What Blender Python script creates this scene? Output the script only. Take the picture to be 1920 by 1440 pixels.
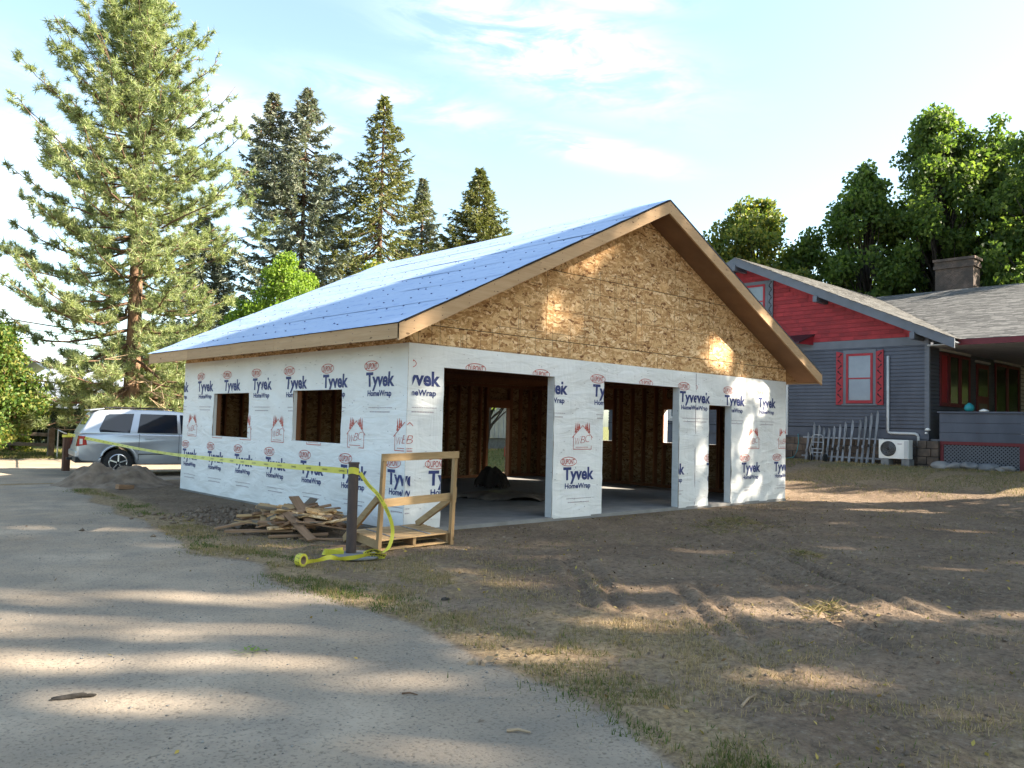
import bpy, bmesh, math, random
import numpy as np
from mathutils import Vector, Matrix
random.seed(7); RNG = np.random.default_rng(11)
for o in list(bpy.data.objects): bpy.data.objects.remove(o)
SC = bpy.context.scene; COL = SC.collection

# ------------------------------------------------------------------ camera
CAM = Vector((-7.0472, -9.8945, 1.5864)); YAW, PITCH, ROLL = 0.745508950, 0.0487367746, 0.0254400444
fw = Vector((math.sin(YAW)*math.cos(PITCH), math.cos(YAW)*math.cos(PITCH), math.sin(PITCH)))
rt = Vector((math.cos(YAW), -math.sin(YAW), 0)); up = rt.cross(fw)
r2 = rt*math.cos(ROLL)+up*math.sin(ROLL); u2 = -rt*math.sin(ROLL)+up*math.cos(ROLL)
cd = bpy.data.cameras.new('camera'); cam = bpy.data.objects.new('camera', cd); COL.objects.link(cam)
cam.matrix_world = Matrix(((r2.x, u2.x, -fw.x, CAM.x), (r2.y, u2.y, -fw.y, CAM.y), (r2.z, u2.z, -fw.z, CAM.z), (0, 0, 0, 1)))
cd.sensor_width = 36; cd.sensor_fit = 'HORIZONTAL'; cd.lens = 36*1536.27/1920; cd.clip_start = .05; cd.clip_end = 4000
SC.camera = cam
# ------------------------------------------------------------------ sun, sky, exposure
SUN = Vector((.93, -1.0, .874)); SUNN = SUN.normalized()
ELEV = math.asin(SUNN.z)
sl = bpy.data.lights.new('sun', 'SUN'); sl.energy = 5.0; sl.angle = math.radians(.65); sl.color = (1, .89, .73)
so = bpy.data.objects.new('sun', sl); COL.objects.link(so); so.location = (40, -35, 40)
so.rotation_euler = SUN.to_track_quat('Z', 'Y').to_euler()
W = bpy.data.worlds.new('World'); SC.world = W; W.use_nodes = True
nt = W.node_tree; nt.nodes.clear(); N = nt.nodes.new; L = nt.links.new
out = N('ShaderNodeOutputWorld'); bg = N('ShaderNodeBackground'); bg.inputs[1].default_value = .085
sky = N('ShaderNodeTexSky'); sky.sky_type = 'NISHITA'; sky.sun_disc = False; sky.sun_elevation = ELEV
sky.sun_rotation = math.atan2(SUN.x, SUN.y); sky.air_density = 1.0; sky.dust_density = 1.6; sky.ozone_density = 1.0
tc = N('ShaderNodeTexCoord')
def wm(op, a, b=None):
    n = N('ShaderNodeMath'); n.operation = op
    for i, v in enumerate((a, b)):
        if v is None: continue
        if isinstance(v, (int, float)): n.inputs[i].default_value = v
        else: L(v, n.inputs[i])
    return n.outputs[0]
def wdot(v):
    n = N('ShaderNodeVectorMath'); n.operation = 'DOT_PRODUCT'; L(tc.outputs['Generated'], n.inputs[0]); n.inputs[1].default_value = v; return n.outputs['Value']
mp = N('ShaderNodeMapping'); mp.inputs['Rotation'].default_value = (0, 0, .25); mp.inputs['Scale'].default_value = (5, 5, 17)
L(tc.outputs['Generated'], mp.inputs[0])
nz = N('ShaderNodeTexNoise'); nz.inputs['Scale'].default_value = 1.6; nz.inputs['Detail'].default_value = 9; nz.inputs['Roughness'].default_value = .62
nz.inputs['Distortion'].default_value = .5; L(mp.outputs[0], nz.inputs[0])
clouds = None
# wispy clouds: centre direction, half sizes along / across, tilt, strength
for cdir, sa, sb, tilt, st in (((.6376, .6428, .4246), .125, .040, -.26, .95), ((.7029, .6339, .3227), .085, .013, -.22, .8), ((.66, .58, .47), .07, .015, -.1, .6),
                               ((.52, .75, .36), .12, .02, -.15, .4), ((.22, .93, .24), .12, .06, 0, .75), ((-.02, .99, .10), .35, .05, 0, .8), ((.93, -.2, .3), .3, .08, .1, .6),
                               ((-.7, .5, .5), .4, .08, .1, .6), ((.2, -.85, .5), .5, .1, .2, .6), ((.36, .87, .33), .16, .03, -.12, .55)):
    c = Vector(cdir).normalized(); ra = c.cross(Vector((0, 0, 1))).normalized(); ua = ra.cross(c)
    a = ra*math.cos(tilt)+ua*math.sin(tilt); b = -ra*math.sin(tilt)+ua*math.cos(tilt)
    qa = wm('POWER', wm('DIVIDE', wdot(a), sa), 2.0); qb = wm('POWER', wm('DIVIDE', wdot(b), sb), 2.0)
    m = wm('MULTIPLY', wm('EXPONENT', wm('MULTIPLY', wm('ADD', qa, qb), -1.0)), wm('GREATER_THAN', wdot(c), 0.0))
    m = wm('MULTIPLY', m, st); clouds = m if clouds is None else wm('MAXIMUM', clouds, m)
rp = N('ShaderNodeMapRange'); rp.inputs[1].default_value = .36; rp.inputs[2].default_value = .66; rp.interpolation_type = 'SMOOTHSTEP'; L(nz.outputs['Fac'], rp.inputs[0])
cf = wm('MULTIPLY', clouds, rp.outputs[0])
tint = N('ShaderNodeMix'); tint.data_type = 'RGBA'; tint.blend_type = 'MULTIPLY'; tint.inputs[0].default_value = 1.0
L(sky.outputs[0], tint.inputs[6]); tint.inputs[7].default_value = (.885, 1.0, .965, 1)
hsv = N('ShaderNodeHueSaturation'); hsv.inputs['Saturation'].default_value = .87; L(tint.outputs[2], hsv.inputs['Color'])
mixc = N('ShaderNodeMix'); mixc.data_type = 'RGBA'; L(cf, mixc.inputs[0]); L(hsv.outputs[0], mixc.inputs[6]); mixc.inputs[7].default_value = (5.2, 5.3, 5.4, 1)
L(mixc.outputs[2], bg.inputs[0]); L(bg.outputs[0], out.inputs[0])
SC.view_settings.view_transform = 'Standard'; SC.view_settings.look = 'None'; SC.view_settings.exposure = 2.38; SC.view_settings.gamma = 1
SC.view_settings.use_curve_mapping = False
SC.render.engine = 'CYCLES'; SC.cycles.max_bounces = 8; SC.cycles.diffuse_bounces = 5; SC.cycles.transparent_max_bounces = 8

# ------------------------------------------------------------------ materials
MATS = {}
class NT:
    def __init__(s, name):
        s.m = bpy.data.materials.new(name); s.m.use_nodes = True; s.t = s.m.node_tree
        s.p = s.t.nodes['Principled BSDF']; s.o = s.t.nodes['Material Output']
    def n(s, typ, **kw):
        x = s.t.nodes.new(typ)
        for k, v in kw.items(): setattr(x, k, v)
        return x
    def l(s, a, b): s.t.links.new(a, b)
    def coord(s, scale=(1, 1, 1), rot=(0, 0, 0), kind='Object', rand=0):
        tc = s.n('ShaderNodeTexCoord'); mp = s.n('ShaderNodeMapping'); mp.inputs['Scale'].default_value = scale; mp.inputs['Rotation'].default_value = rot
        src = tc.outputs[kind]
        if rand:
            oi = s.n('ShaderNodeObjectInfo'); vm = s.n('ShaderNodeVectorMath', operation='MULTIPLY_ADD'); cx = s.n('ShaderNodeCombineXYZ')
            for i in range(3): s.l(oi.outputs['Random'], cx.inputs[i])
            s.l(cx.outputs[0], vm.inputs[0]); vm.inputs[1].default_value = (rand, rand*1.7, rand*.6); s.l(src, vm.inputs[2]); src = vm.outputs[0]
        s.l(src, mp.inputs[0]); return mp.outputs[0]
    def noise(s, vec, scale, detail=4, rough=.55, dist=0):
        x = s.n('ShaderNodeTexNoise'); x.inputs['Scale'].default_value = scale; x.inputs['Detail'].default_value = detail
        x.inputs['Roughness'].default_value = rough; x.inputs['Distortion'].default_value = dist; s.l(vec, x.inputs['Vector']); return x.outputs['Fac']
    def ramp(s, fac, stops, interp='LINEAR'):
        r = s.n('ShaderNodeValToRGB'); r.color_ramp.interpolation = interp
        e = r.color_ramp.elements
        while len(e) < len(stops): e.new(.5)
        for k, (p, c) in enumerate(stops): e[k].position = p; e[k].color = (*c, 1) if len(c) == 3 else c
        s.l(fac, r.inputs[0]); return r.outputs[0]
    def mix(s, fac, a, b, mode='MIX'):
        x = s.n('ShaderNodeMix', data_type='RGBA', blend_type=mode)
        for i, v in ((0, fac), (6, a), (7, b)):
            if isinstance(v, (int, float)): x.inputs[i].default_value = v
            elif isinstance(v, tuple): x.inputs[i].default_value = (*v, 1)
            else: s.l(v, x.inputs[i])
        return x.outputs[2]
    def math(s, op, a, b=None, c=None):
        x = s.n('ShaderNodeMath', operation=op)
        for i, v in enumerate((a, b, c)):
            if v is None: continue
            if isinstance(v, (int, float)): x.inputs[i].default_value = v
            else: s.l(v, x.inputs[i])
        return x.outputs[0]
    def bump(s, h, strength=.3, dist=.02):
        b = s.n('ShaderNodeBump'); b.inputs['Strength'].default_value = strength; b.inputs['Distance'].default_value = dist; s.l(h, b.inputs['Height'])
        s.l(b.outputs[0], s.p.inputs['Normal']); return b
    def fin(s, col=None, rough=.8, spec=.3, metal=0):
        if col is not None:
            if isinstance(col, tuple): s.p.inputs['Base Color'].default_value = (*col, 1)
            else: s.l(col, s.p.inputs['Base Color'])
        s.p.inputs['Roughness'].default_value = rough; s.p.inputs['Specular IOR Level'].default_value = spec; s.p.inputs['Metallic'].default_value = metal
        return s.m
def M(name, c1, c2=None, scale=4, stretch=(1, 1, 1), rough=.8, spec=.3, metal=0, bump=0, bscale=40, rand=0, lo=.35, hi=.65, c3=None, rot=(0, 0, 0), detail=5):
    t = NT(name)
    if c2 is None: c2 = tuple(v*.85 for v in c1)
    v = t.coord(stretch, rot, rand=rand); f = t.noise(v, scale, detail)
    col = t.ramp(f, [(lo, c1), (hi, c2)] if c3 is None else [(lo, c1), ((lo+hi)/2, c3), (hi, c2)])
    if rand:
        oi = t.n('ShaderNodeObjectInfo'); hs = t.n('ShaderNodeHueSaturation'); t.l(col, hs.inputs['Color'])
        mr = t.n('ShaderNodeMapRange'); mr.inputs[3].default_value = .78; mr.inputs[4].default_value = 1.2; t.l(oi.outputs['Random'], mr.inputs[0]); t.l(mr.outputs[0], hs.inputs['Value']); col = hs.outputs[0]
    if bump: t.bump(t.noise(v, bscale, 3), bump, .01)
    return t.fin(col, rough, spec, metal)

def wood(name, c1, c2, axis, knots=True, rand=3.0, rough=.75):
    st = [14, 14, 14]; st[axis] = .9
    t = NT(name); v = t.coord(tuple(st), rand=rand); f = t.noise(v, 1.6, 6, .6, .8)
    col = t.ramp(f, [(.3, c1), (.7, c2)])
    big = t.noise(t.coord((1, 1, 1), rand=rand), 1.3, 3)
    col = t.mix(t.math('MULTIPLY', big, .35), col, tuple(.55*x for x in c2), 'MIX')
    if knots:
        st2 = [5.5, 5.5, 5.5]; st2[axis] = 2.2
        vo = t.n('ShaderNodeTexVoronoi'); vo.inputs['Scale'].default_value = 1.0; t.l(t.coord(tuple(st2), rand=rand), vo.inputs['Vector'])
        k = t.math('LESS_THAN', vo.outputs['Distance'], .085); col = t.mix(t.math('MULTIPLY', k, .75), col, (.09, .045, .02))
    oi = t.n('ShaderNodeObjectInfo'); hs = t.n('ShaderNodeHueSaturation'); t.l(col, hs.inputs['Color'])
    mr = t.n('ShaderNodeMapRange'); mr.inputs[3].default_value = .82; mr.inputs[4].default_value = 1.12; t.l(oi.outputs['Random'], mr.inputs[0]); t.l(mr.outputs[0], hs.inputs['Value'])
    t.bump(f, .25, .004); return t.fin(hs.outputs[0], rough, .25)
FIR1, FIR2 = (.50, .335, .19), (.40, .25, .13)
WX, WY, WZ = (wood('fir_lumber_'+a, FIR1, FIR2, i) for i, a in enumerate('xyz'))
OLDX = wood('weathered_board_x', (.46, .31, .16), (.30, .19, .09), 0); OLDY = wood('weathered_board_y', (.46, .31, .16), (.30, .19, .09), 1); OLDZ = wood('weathered_board_z', (.46, .30, .15), (.33, .2, .09), 2)
SCRAP = wood('scrap_wood', (.36, .22, .13), (.21, .12, .065), 0, rand=5)
STUD = wood('stud_lumber_shaded', (.27, .115, .05), (.17, .065, .028), 2, knots=False)  # darkened and reddened: the dim interior's shade is put into the colour
GREYW = M('weathered_grey_wood', (.22, .24, .27), (.11, .115, .12), 3, (8, 8, .8), rand=3, bump=.2)
BROWNP = M('brown_treated_wood', (.11, .055, .035), (.06, .03, .02), 3, (8, 8, .8), bump=.3)
GREYRAIL = M('grey_fence_wood', (.16, .12, .085), (.09, .065, .045), 3, (2, 2, 2), bump=.2)

def osb(name, lines=True, dark=1.0):
    t = NT(name); base = t.coord(rand=7.0)
    nv = t.n('ShaderNodeTexNoise'); nv.inputs['Scale'].default_value = 3.0; nv.inputs['Detail'].default_value = 2; t.l(base, nv.inputs['Vector'])
    warp = t.n('ShaderNodeVectorMath', operation='MULTIPLY_ADD'); t.l(nv.outputs['Color'], warp.inputs[0]); warp.inputs[1].default_value = (.25, .25, .25); t.l(base, warp.inputs[2])
    cols = []; hs = []
    for rot, sc in (((.1, .55, .2), (6.5, 6.5, 24)), ((.2, -.6, .1), (7.5, 7.5, 27)), ((0, 1.45, 0), (6.5, 6.5, 22))):
        mp = t.n('ShaderNodeMapping'); mp.inputs['Rotation'].default_value = rot; mp.inputs['Scale'].default_value = sc; t.l(warp.outputs[0], mp.inputs[0])
        vo = t.n('ShaderNodeTexVoronoi'); vo.inputs['Scale'].default_value = 1.0; vo.inputs['Randomness'].default_value = 1; t.l(mp.outputs[0], vo.inputs['Vector'])
        sp = t.n('ShaderNodeSeparateColor'); t.l(vo.outputs['Color'], sp.inputs[0])
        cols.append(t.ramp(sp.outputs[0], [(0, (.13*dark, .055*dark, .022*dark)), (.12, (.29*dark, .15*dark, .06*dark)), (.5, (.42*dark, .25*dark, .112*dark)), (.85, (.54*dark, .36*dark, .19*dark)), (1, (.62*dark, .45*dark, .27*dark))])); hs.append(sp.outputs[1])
    m1 = t.noise(base, 9, 2); c = t.mix(t.math('GREATER_THAN', m1, .5), cols[0], cols[1])
    m2 = t.noise(base, 13, 2); c = t.mix(t.math('GREATER_THAN', m2, .57), c, cols[2])
    # small dark resin specks
    sv = t.n('ShaderNodeTexVoronoi'); sv.inputs['Scale'].default_value = 1; t.l(t.coord((20, 20, 11), rand=3), sv.inputs['Vector'])
    c = t.mix(t.math('MULTIPLY', t.math('LESS_THAN', sv.outputs['Distance'], .16), .6), c, (.10*dark, .035*dark, .015*dark))
    if lines:   # printed layout lines of the sheets
        for ax, per, w, off in (('X', .4064, .007, .1), ('X', .61, .007, .33), ('Z', .4064, .007, .22)):
            sx = t.n('ShaderNodeSeparateXYZ'); t.l(t.coord(), sx.inputs[0])
            f = t.math('FRACT', t.math('ADD', t.math('DIVIDE', sx.outputs[ax], per), off))
            ln = t.math('LESS_THAN', f, 2*w/per); msk = t.math('GREATER_THAN', t.noise(t.coord((1, 1, 1)), .9, 2), .5)
            c = t.mix(t.math('MULTIPLY', t.math('MULTIPLY', ln, msk), .5), c, (.09, .05, .028))
    t.bump(hs[0], .25, .003); return t.fin(c, .8, .2)
OSB = osb('osb_sheathing', True, 1.38); OSBIN = osb('osb_inside_shaded', False, .48)  # inside copy is the same board with interior shade put into its colour

def wrapmat():
    t = NT('housewrap'); v = t.coord()
    w1 = t.noise(t.coord((.9, .9, 3.2), (.5, .5, .3)), 1.6, 3, .5, 1.4); w2 = t.noise(t.coord((3.4, 3.4, 1.0), (-.4, .5, 0)), 1.2, 3, .5, .8)
    h = t.math('ADD', w1, t.math('MULTIPLY', w2, .8)); t.bump(h, .36, .06)
    c = t.ramp(t.noise(v, 1.1, 4), [(.35, (.75, .745, .73)), (.65, (.68, .675, .66))])
    sp = t.n('ShaderNodeTexVoronoi'); sp.inputs['Scale'].default_value = 4.2; t.l(v, sp.inputs['Vector'])
    c = t.mix(t.math('LESS_THAN', sp.outputs['Distance'], .05), c, (.33, .33, .34))
    t.fin(c, .55, .35); return t.m
WRAP = wrapmat()
BLUEP = M('navy_print', (.035, .05, .17), (.03, .04, .13), 8, rough=.6); REDP = M('red_print', (.50, .10, .075), (.42, .09, .07), 8, rough=.6); GREYP = M('grey_print', (.36, .36, .40), (.45, .35, .35), 30, rough=.6)
def roofmat():
    t = NT('roof_underlayment_sky_tinted'); v = t.coord()
    c = t.ramp(t.noise(t.coord((6, .6, .6)), 1.3, 4), [(.3, (.30, .40, .60)), (.7, (.33, .43, .625))])  # greyish sheet; blue sky reflection is partly put into the base colour
    sx = t.n('ShaderNodeSeparateXYZ'); t.l(v, sx.inputs[0])
    row = t.math('LESS_THAN', t.math('FRACT', t.math('DIVIDE', sx.outputs['X'], .36)), .16)
    dash = t.math('GREATER_THAN', t.noise(t.coord((9, 3.2, 0)), 1.5, 1), .56)
    c = t.mix(t.math('MULTIPLY', t.math('MULTIPLY', row, dash), .55), c, (.10, .19, .45))
    h = t.math('ADD', t.noise(t.coord((3.2, .8, 1)), 2.0, 4, .55, 1.0), t.math('MULTIPLY', t.noise(t.coord((1.2, 3.5, 1)), 1.5, 3), .5)); t.bump(h, .3, .03)
    return t.fin(c, .5, .75)
ROOFM = roofmat()
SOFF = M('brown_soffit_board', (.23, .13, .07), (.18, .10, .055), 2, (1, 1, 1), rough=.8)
CONC = M('concrete', (.25, .24, .225), (.19, .182, .172), 3, rough=.8, bump=.15, c3=(.22, .21, .20))
CONCD = M('concrete_block', (.20, .20, .20), (.14, .14, .14), 6, rough=.9, bump=.3)

def groundmat():
    t = NT('dirt_and_dry_grass'); v = t.coord()
    n1 = t.noise(v, .55, 5, .6, .3); n2 = t.noise(v, 5, 5, .65); n3 = t.noise(v, 42, 3, .6); n4 = t.noise(v, 1.7, 4); n5 = t.noise(v, 15, 4, .7)
    dirt = t.ramp(n1, [(.3, (.13, .086, .056)), (.55, (.21, .148, .098)), (.75, (.29, .213, .147))])
    dirt = t.mix(t.ramp(n2, [(.38, (0, 0, 0)), (.68, (.55, .55, .55))]), dirt, (.10, .077, .056))
    drv = t.ramp(n1, [(.28, (.24, .188, .136)), (.55, (.345, .277, .204)), (.75, (.44, .36, .272))])
    drv = t.mix(t.ramp(n4, [(.36, (0, 0, 0)), (.68, (.75, .75, .75))]), drv, (.205, .178, .145))
    at = t.n('ShaderNodeAttribute', attribute_name='drive'); ag = t.n('ShaderNodeAttribute', attribute_name='straw'); al = t.n('ShaderNodeAttribute', attribute_name='lawn')
    jit = t.math('MULTIPLY', t.math('SUBTRACT', n2, .5), .9)
    c = t.mix(t.ramp(t.math('ADD', at.outputs['Fac'], jit), [(.35, (0, 0, 0)), (.65, (1, 1, 1))]), dirt, drv)
    straw = t.ramp(t.noise(t.coord((1, 1, 1)), 16, 4, .7), [(.3, (.17, .11, .055)), (.7, (.36, .265, .15))])
    c = t.mix(t.ramp(t.math('ADD', ag.outputs['Fac'], t.math('MULTIPLY', t.math('SUBTRACT', n2, .5), 1.4)), [(.35, (0, 0, 0)), (.8, (.9, .9, .9))]), c, straw)
    lawn = t.ramp(n2, [(.3, (.07, .10, .025)), (.7, (.20, .19, .07))])
    c = t.mix(t.ramp(t.math('ADD', al.outputs['Fac'], jit), [(.4, (0, 0, 0)), (.7, (1, 1, 1))]), c, lawn)
    c = t.mix(t.ramp(n3, [(.32, (.55, .55, .55)), (.47, (0, 0, 0))]), c, (.07, .058, .047), 'MIX')
    c = t.mix(t.ramp(n3, [(.62, (0, 0, 0)), (.75, (.45, .45, .45))]), c, (.33, .29, .24), 'MIX')
    inv = t.math('SUBTRACT', 1.0, t.math('MULTIPLY', at.outputs['Fac'], .86)); c = t.mix(t.math('MULTIPLY', inv, t.ramp(n5, [(.34, (.7, .7, .7)), (.5, (0, 0, 0))])), c, (.075, .054, .037)); c = t.mix(t.math('MULTIPLY', inv, t.ramp(n5, [(.56, (0, 0, 0)), (.74, (.6, .6, .6))])), c, (.30, .25, .185))
    h = t.math('ADD', t.math('MULTIPLY', n3, .3), t.math('MULTIPLY', inv, t.math('ADD', n2, t.math('MULTIPLY', n5, .8)))); t.bump(h, .75, .035)
    return t.fin(c, .95, .12)
GROUND = groundmat()
def leafmat(name, cols, transl=.35, rough=.5, spec=.25, rdist=1.0):
    t = NT(name); g = t.n('ShaderNodeNewGeometry'); n = t.noise(t.coord(), .7, 3)
    f = t.math('ADD', t.math('MULTIPLY', g.outputs['Random Per Island'], .6*rdist), t.math('MULTIPLY', n, .5))
    c = t.ramp(f, [(.15+.7*i/(len(cols)-1), k) for i, k in enumerate(cols)])
    t.fin(c, rough, spec)
    tr = t.n('ShaderNodeBsdfTranslucent'); bright = t.mix(1.0, c, (1.25, 1.35, .7), 'MULTIPLY'); t.l(bright, tr.inputs[0])
    mx = t.n('ShaderNodeMixShader'); mx.inputs[0].default_value = transl; t.l(t.p.outputs[0], mx.inputs[1]); t.l(tr.outputs[0], mx.inputs[2]); t.l(mx.outputs[0], t.o.inputs[0]); return t.m
PINEM = leafmat('pine_needles', [(.11, .155, .065), (.205, .25, .11), (.36, .38, .19)], .35)
SPRUCEB = leafmat('blue_spruce_needles', [(.075, .095, .075), (.15, .172, .13), (.26, .265, .19)], .2)
SPRUCEG = leafmat('green_spruce_needles', [(.06, .08, .03), (.125, .14, .045), (.22, .21, .07)], .2)
CONEB = leafmat('spruce_cones', [(.16, .085, .04), (.24, .14, .07)], .1)
LEAFB = leafmat('bright_leaves', [(.08, .14, .02), (.16, .25, .035), (.26, .34, .06)], .45)
LEAFD = leafmat('dark_leaves', [(.036, .068, .018), (.08, .128, .03), (.17, .22, .05)], .55)
LEAFY = leafmat('yellowing_leaves', [(.05, .085, .02), (.10, .14, .03), (.30, .27, .05)], .45)
LEAFV = leafmat('vine_leaves', [(.045, .09, .022), (.09, .155, .03), (.20, .18, .045)], .35)
HEDGE = leafmat('hedge_leaves', [(.012, .02, .008), (.03, .04, .014), (.06, .055, .02)], .2)
BARK = M('bark', (.16, .095, .06), (.07, .045, .03), 5, (3, 3, .7), bump=.6, bscale=12, rough=.9)
BARKP = M('pine_bark', (.27, .16, .095), (.10, .06, .04), 5, (3, 3, .8), bump=.8, bscale=9, rough=.9)
BARKD = M('dark_bark', (.06, .05, .042), (.03, .025, .02), 5, (3, 3, .7), bump=.5, bscale=12, rough=.9)
DEADW = M('dead_branch', (.38, .28, .18), (.24, .17, .11), 5, rough=.85)
GRASSM = None
def grassmat():
    t = NT('grass_blades'); a = t.n('ShaderNodeAttribute', attribute_name='tint'); g = t.n('ShaderNodeNewGeometry')
    f = t.math('ADD', t.math('MULTIPLY', g.outputs['Random Per Island'], .35), t.math('MULTIPLY', a.outputs['Fac'], .65))
    c = t.ramp(f, [(.1, (.045, .08, .014)), (.35, (.09, .125, .026)), (.55, (.22, .17, .07)), (.85, (.42, .31, .17))])
    t.fin(c, .7, .2); tr = t.n('ShaderNodeBsdfTranslucent'); t.l(c, tr.inputs[0])
    mx = t.n('ShaderNodeMixShader'); mx.inputs[0].default_value = .25; t.l(t.p.outputs[0], mx.inputs[1]); t.l(tr.outputs[0], mx.inputs[2]); t.l(mx.outputs[0], t.o.inputs[0]); return t.m
GRASSM = grassmat()
def litter(name, cols):
    t = NT(name); g = t.n('ShaderNodeNewGeometry'); return t.fin(t.ramp(g.outputs['Random Per Island'], [(i/(len(cols)-1), c) for i, c in enumerate(cols)]), .85, .2)
PEBB = litter('pebbles', [(.10, .095, .09), (.20, .19, .175), (.30, .28, .25), (.15, .13, .11)])
FALLEN = litter('fallen_leaves', [(.20, .12, .06), (.36, .27, .06), (.26, .19, .11), (.10, .06, .04), (.33, .27, .19)])
SILVER = M('silver_car_paint', (.42, .44, .47), (.41, .43, .46), 3, rough=.28, spec=.5, metal=.55)
BLACKPL = M('black_plastic', (.018, .018, .02), (.014, .014, .015), 8, rough=.55); RUBBER = M('tyre_rubber', (.02, .02, .021), (.03, .029, .028), 14, rough=.85)
CHROME = M('alloy_wheel', (.55, .56, .58), (.5, .5, .52), 6, rough=.25, metal=.9)
CARGL = M('tinted_car_glass', (.012, .017, .028), (.012, .017, .025), 3, rough=.04, spec=.5)
REDGL = M('red_lamp_lens', (.32, .012, .012), (.26, .01, .01), 12, rough=.15, spec=.6); WHTGL = M('clear_lamp_lens', (.6, .58, .55), (.5, .5, .5), 12, rough=.15, spec=.6)
GLASS = M('reflection_toned_glass', (.17, .20, .215), (.13, .155, .17), 1.2, rough=.12, spec=.45)  # pale base colour stands in for reflected sky and a curtain behind
DGLASS = M('dark_window_glass', (.02, .03, .022), (.035, .05, .02), 2, rough=.12, spec=.12)
BLUEG = M('slate_blue_paint', (.078, .088, .112), (.052, .059, .078), 1.6, (1, 1, .5), rough=.6, bump=.08)
TRIMG = M('grey_trim_paint', (.115, .125, .145), (.095, .105, .12), 2, rough=.6)
REDW = M('red_painted_shingle', (.27, .024, .027), (.20, .018, .022), 3, rough=.7, rand=2, bump=.15)
REDT = M('red_trim_paint', (.29, .02, .028), (.23, .015, .022), 4, rough=.6)
SHING = M('asphalt_shingle_base', (.06, .057, .053), (.05, .048, .045), 5, rough=.95)
TABS = None
def tabsmat():
    t = NT('asphalt_shingles'); g = t.n('ShaderNodeNewGeometry'); n = t.noise(t.coord(), 60, 2); return t.fin(t.ramp(t.math('ADD', t.math('MULTIPLY', g.outputs['Random Per Island'], .75), t.math('MULTIPLY', n, .25)), [(.1, (.075, .074, .073)), (.5, (.125, .122, .118)), (.9, (.185, .18, .172))]), .95, .15)
TABS = tabsmat()
PALEW = M('pale_paint', (.50, .50, .49), (.42, .42, .41), 3, rough=.6); WHITEP = M('white_enamel', (.72, .71, .67), (.62, .61, .58), 3, rough=.45)
STONE = M('foundation_stone', (.12, .088, .066), (.06, .046, .037), 4, rand=3, bump=.5, bscale=15, rough=.9)
def brick():
    t = NT('chimney_brick'); v = t.coord((1, 1, 1)); b = t.n('ShaderNodeTexBrick'); b.inputs['Scale'].default_value = 4.6
    cx = t.n('ShaderNodeSeparateXYZ'); t.l(v, cx.inputs[0]); cb = t.n('ShaderNodeCombineXYZ'); t.l(t.math('ADD', cx.outputs[0], cx.outputs[1]), cb.inputs[0]); t.l(cx.outputs[2], cb.inputs[1]); t.l(cb.outputs[0], b.inputs['Vector'])
    b.inputs['Color1'].default_value = (.085, .055, .042, 1); b.inputs['Color2'].default_value = (.155, .10, .075, 1); b.inputs['Mortar'].default_value = (.20, .18, .16, 1); b.inputs['Mortar Size'].default_value = .018
    c = t.mix(t.ramp(t.noise(v, 2, 4), [(.35, (0, 0, 0)), (.6, (.8, .8, .8))]), b.outputs['Color'], (.06, .05, .044)); t.bump(b.outputs['Fac'], -.3, .01); return t.fin(c, .9, .2)
BRICK = brick()
MAROON = M('maroon_metal', (.06, .03, .035), (.05, .025, .03), 3, rough=.45, metal=.3); DKRED = M('dark_red_trim', (.13, .018, .022), (.10, .014, .018), 4, rough=.6); DARK = M('dark_void', (.012, .012, .014), (.01, .01, .012), 3, rough=.9)
ALU = M('aluminium', (.42, .43, .44), (.35, .36, .37), 6, rough=.4, metal=.7); STEELP = M('rusty_brown_steel', (.050, .036, .034), (.075, .05, .042), 7, (2, 2, 1), rough=.6, bump=.15)
TAPE = M('yellow_caution_tape', (.55, .50, .05), (.49, .45, .045), 6, rough=.4, spec=.4); TAPEINK = M('black_tape_print', (.02, .02, .02), (.03, .03, .03), 6, rough=.5); CARD = M('cardboard_core', (.27, .17, .09), (.2, .12, .07), 6)
TARP = M('dark_cloth', (.035, .025, .02), (.022, .017, .014), 4, bump=.4, bscale=8); PLASTIC = M('dusty_plastic_sheet', (.17, .14, .115), (.11, .09, .075), 4, rough=.4, spec=.5)
METALR = M('pale_metal_roof', (.42, .45, .50), (.36, .39, .44), 1.5, rough=.4, metal=.3); TEAL = M('teal_enamel', (.02, .22, .25), (.02, .2, .22), 4, rough=.3)
HILLM = M('hill_forest_hazed', (.17, .24, .27), (.22, .29, .32), .02, rough=.95); WIREM = M('cable', (.03, .03, .032), (.03, .03, .03), 3, rough=.6)  # hill's blue-green has the distance haze put into its colour
FIRERED = M('red_cylinder_paint', (.45, .03, .03), (.38, .025, .025), 5, rough=.35, spec=.5)
SOILM = M('loose_soil', (.23, .17, .12), (.12, .086, .06), 4, rough=.95, bump=.8, bscale=22, c3=(.175, .128, .09))

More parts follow.
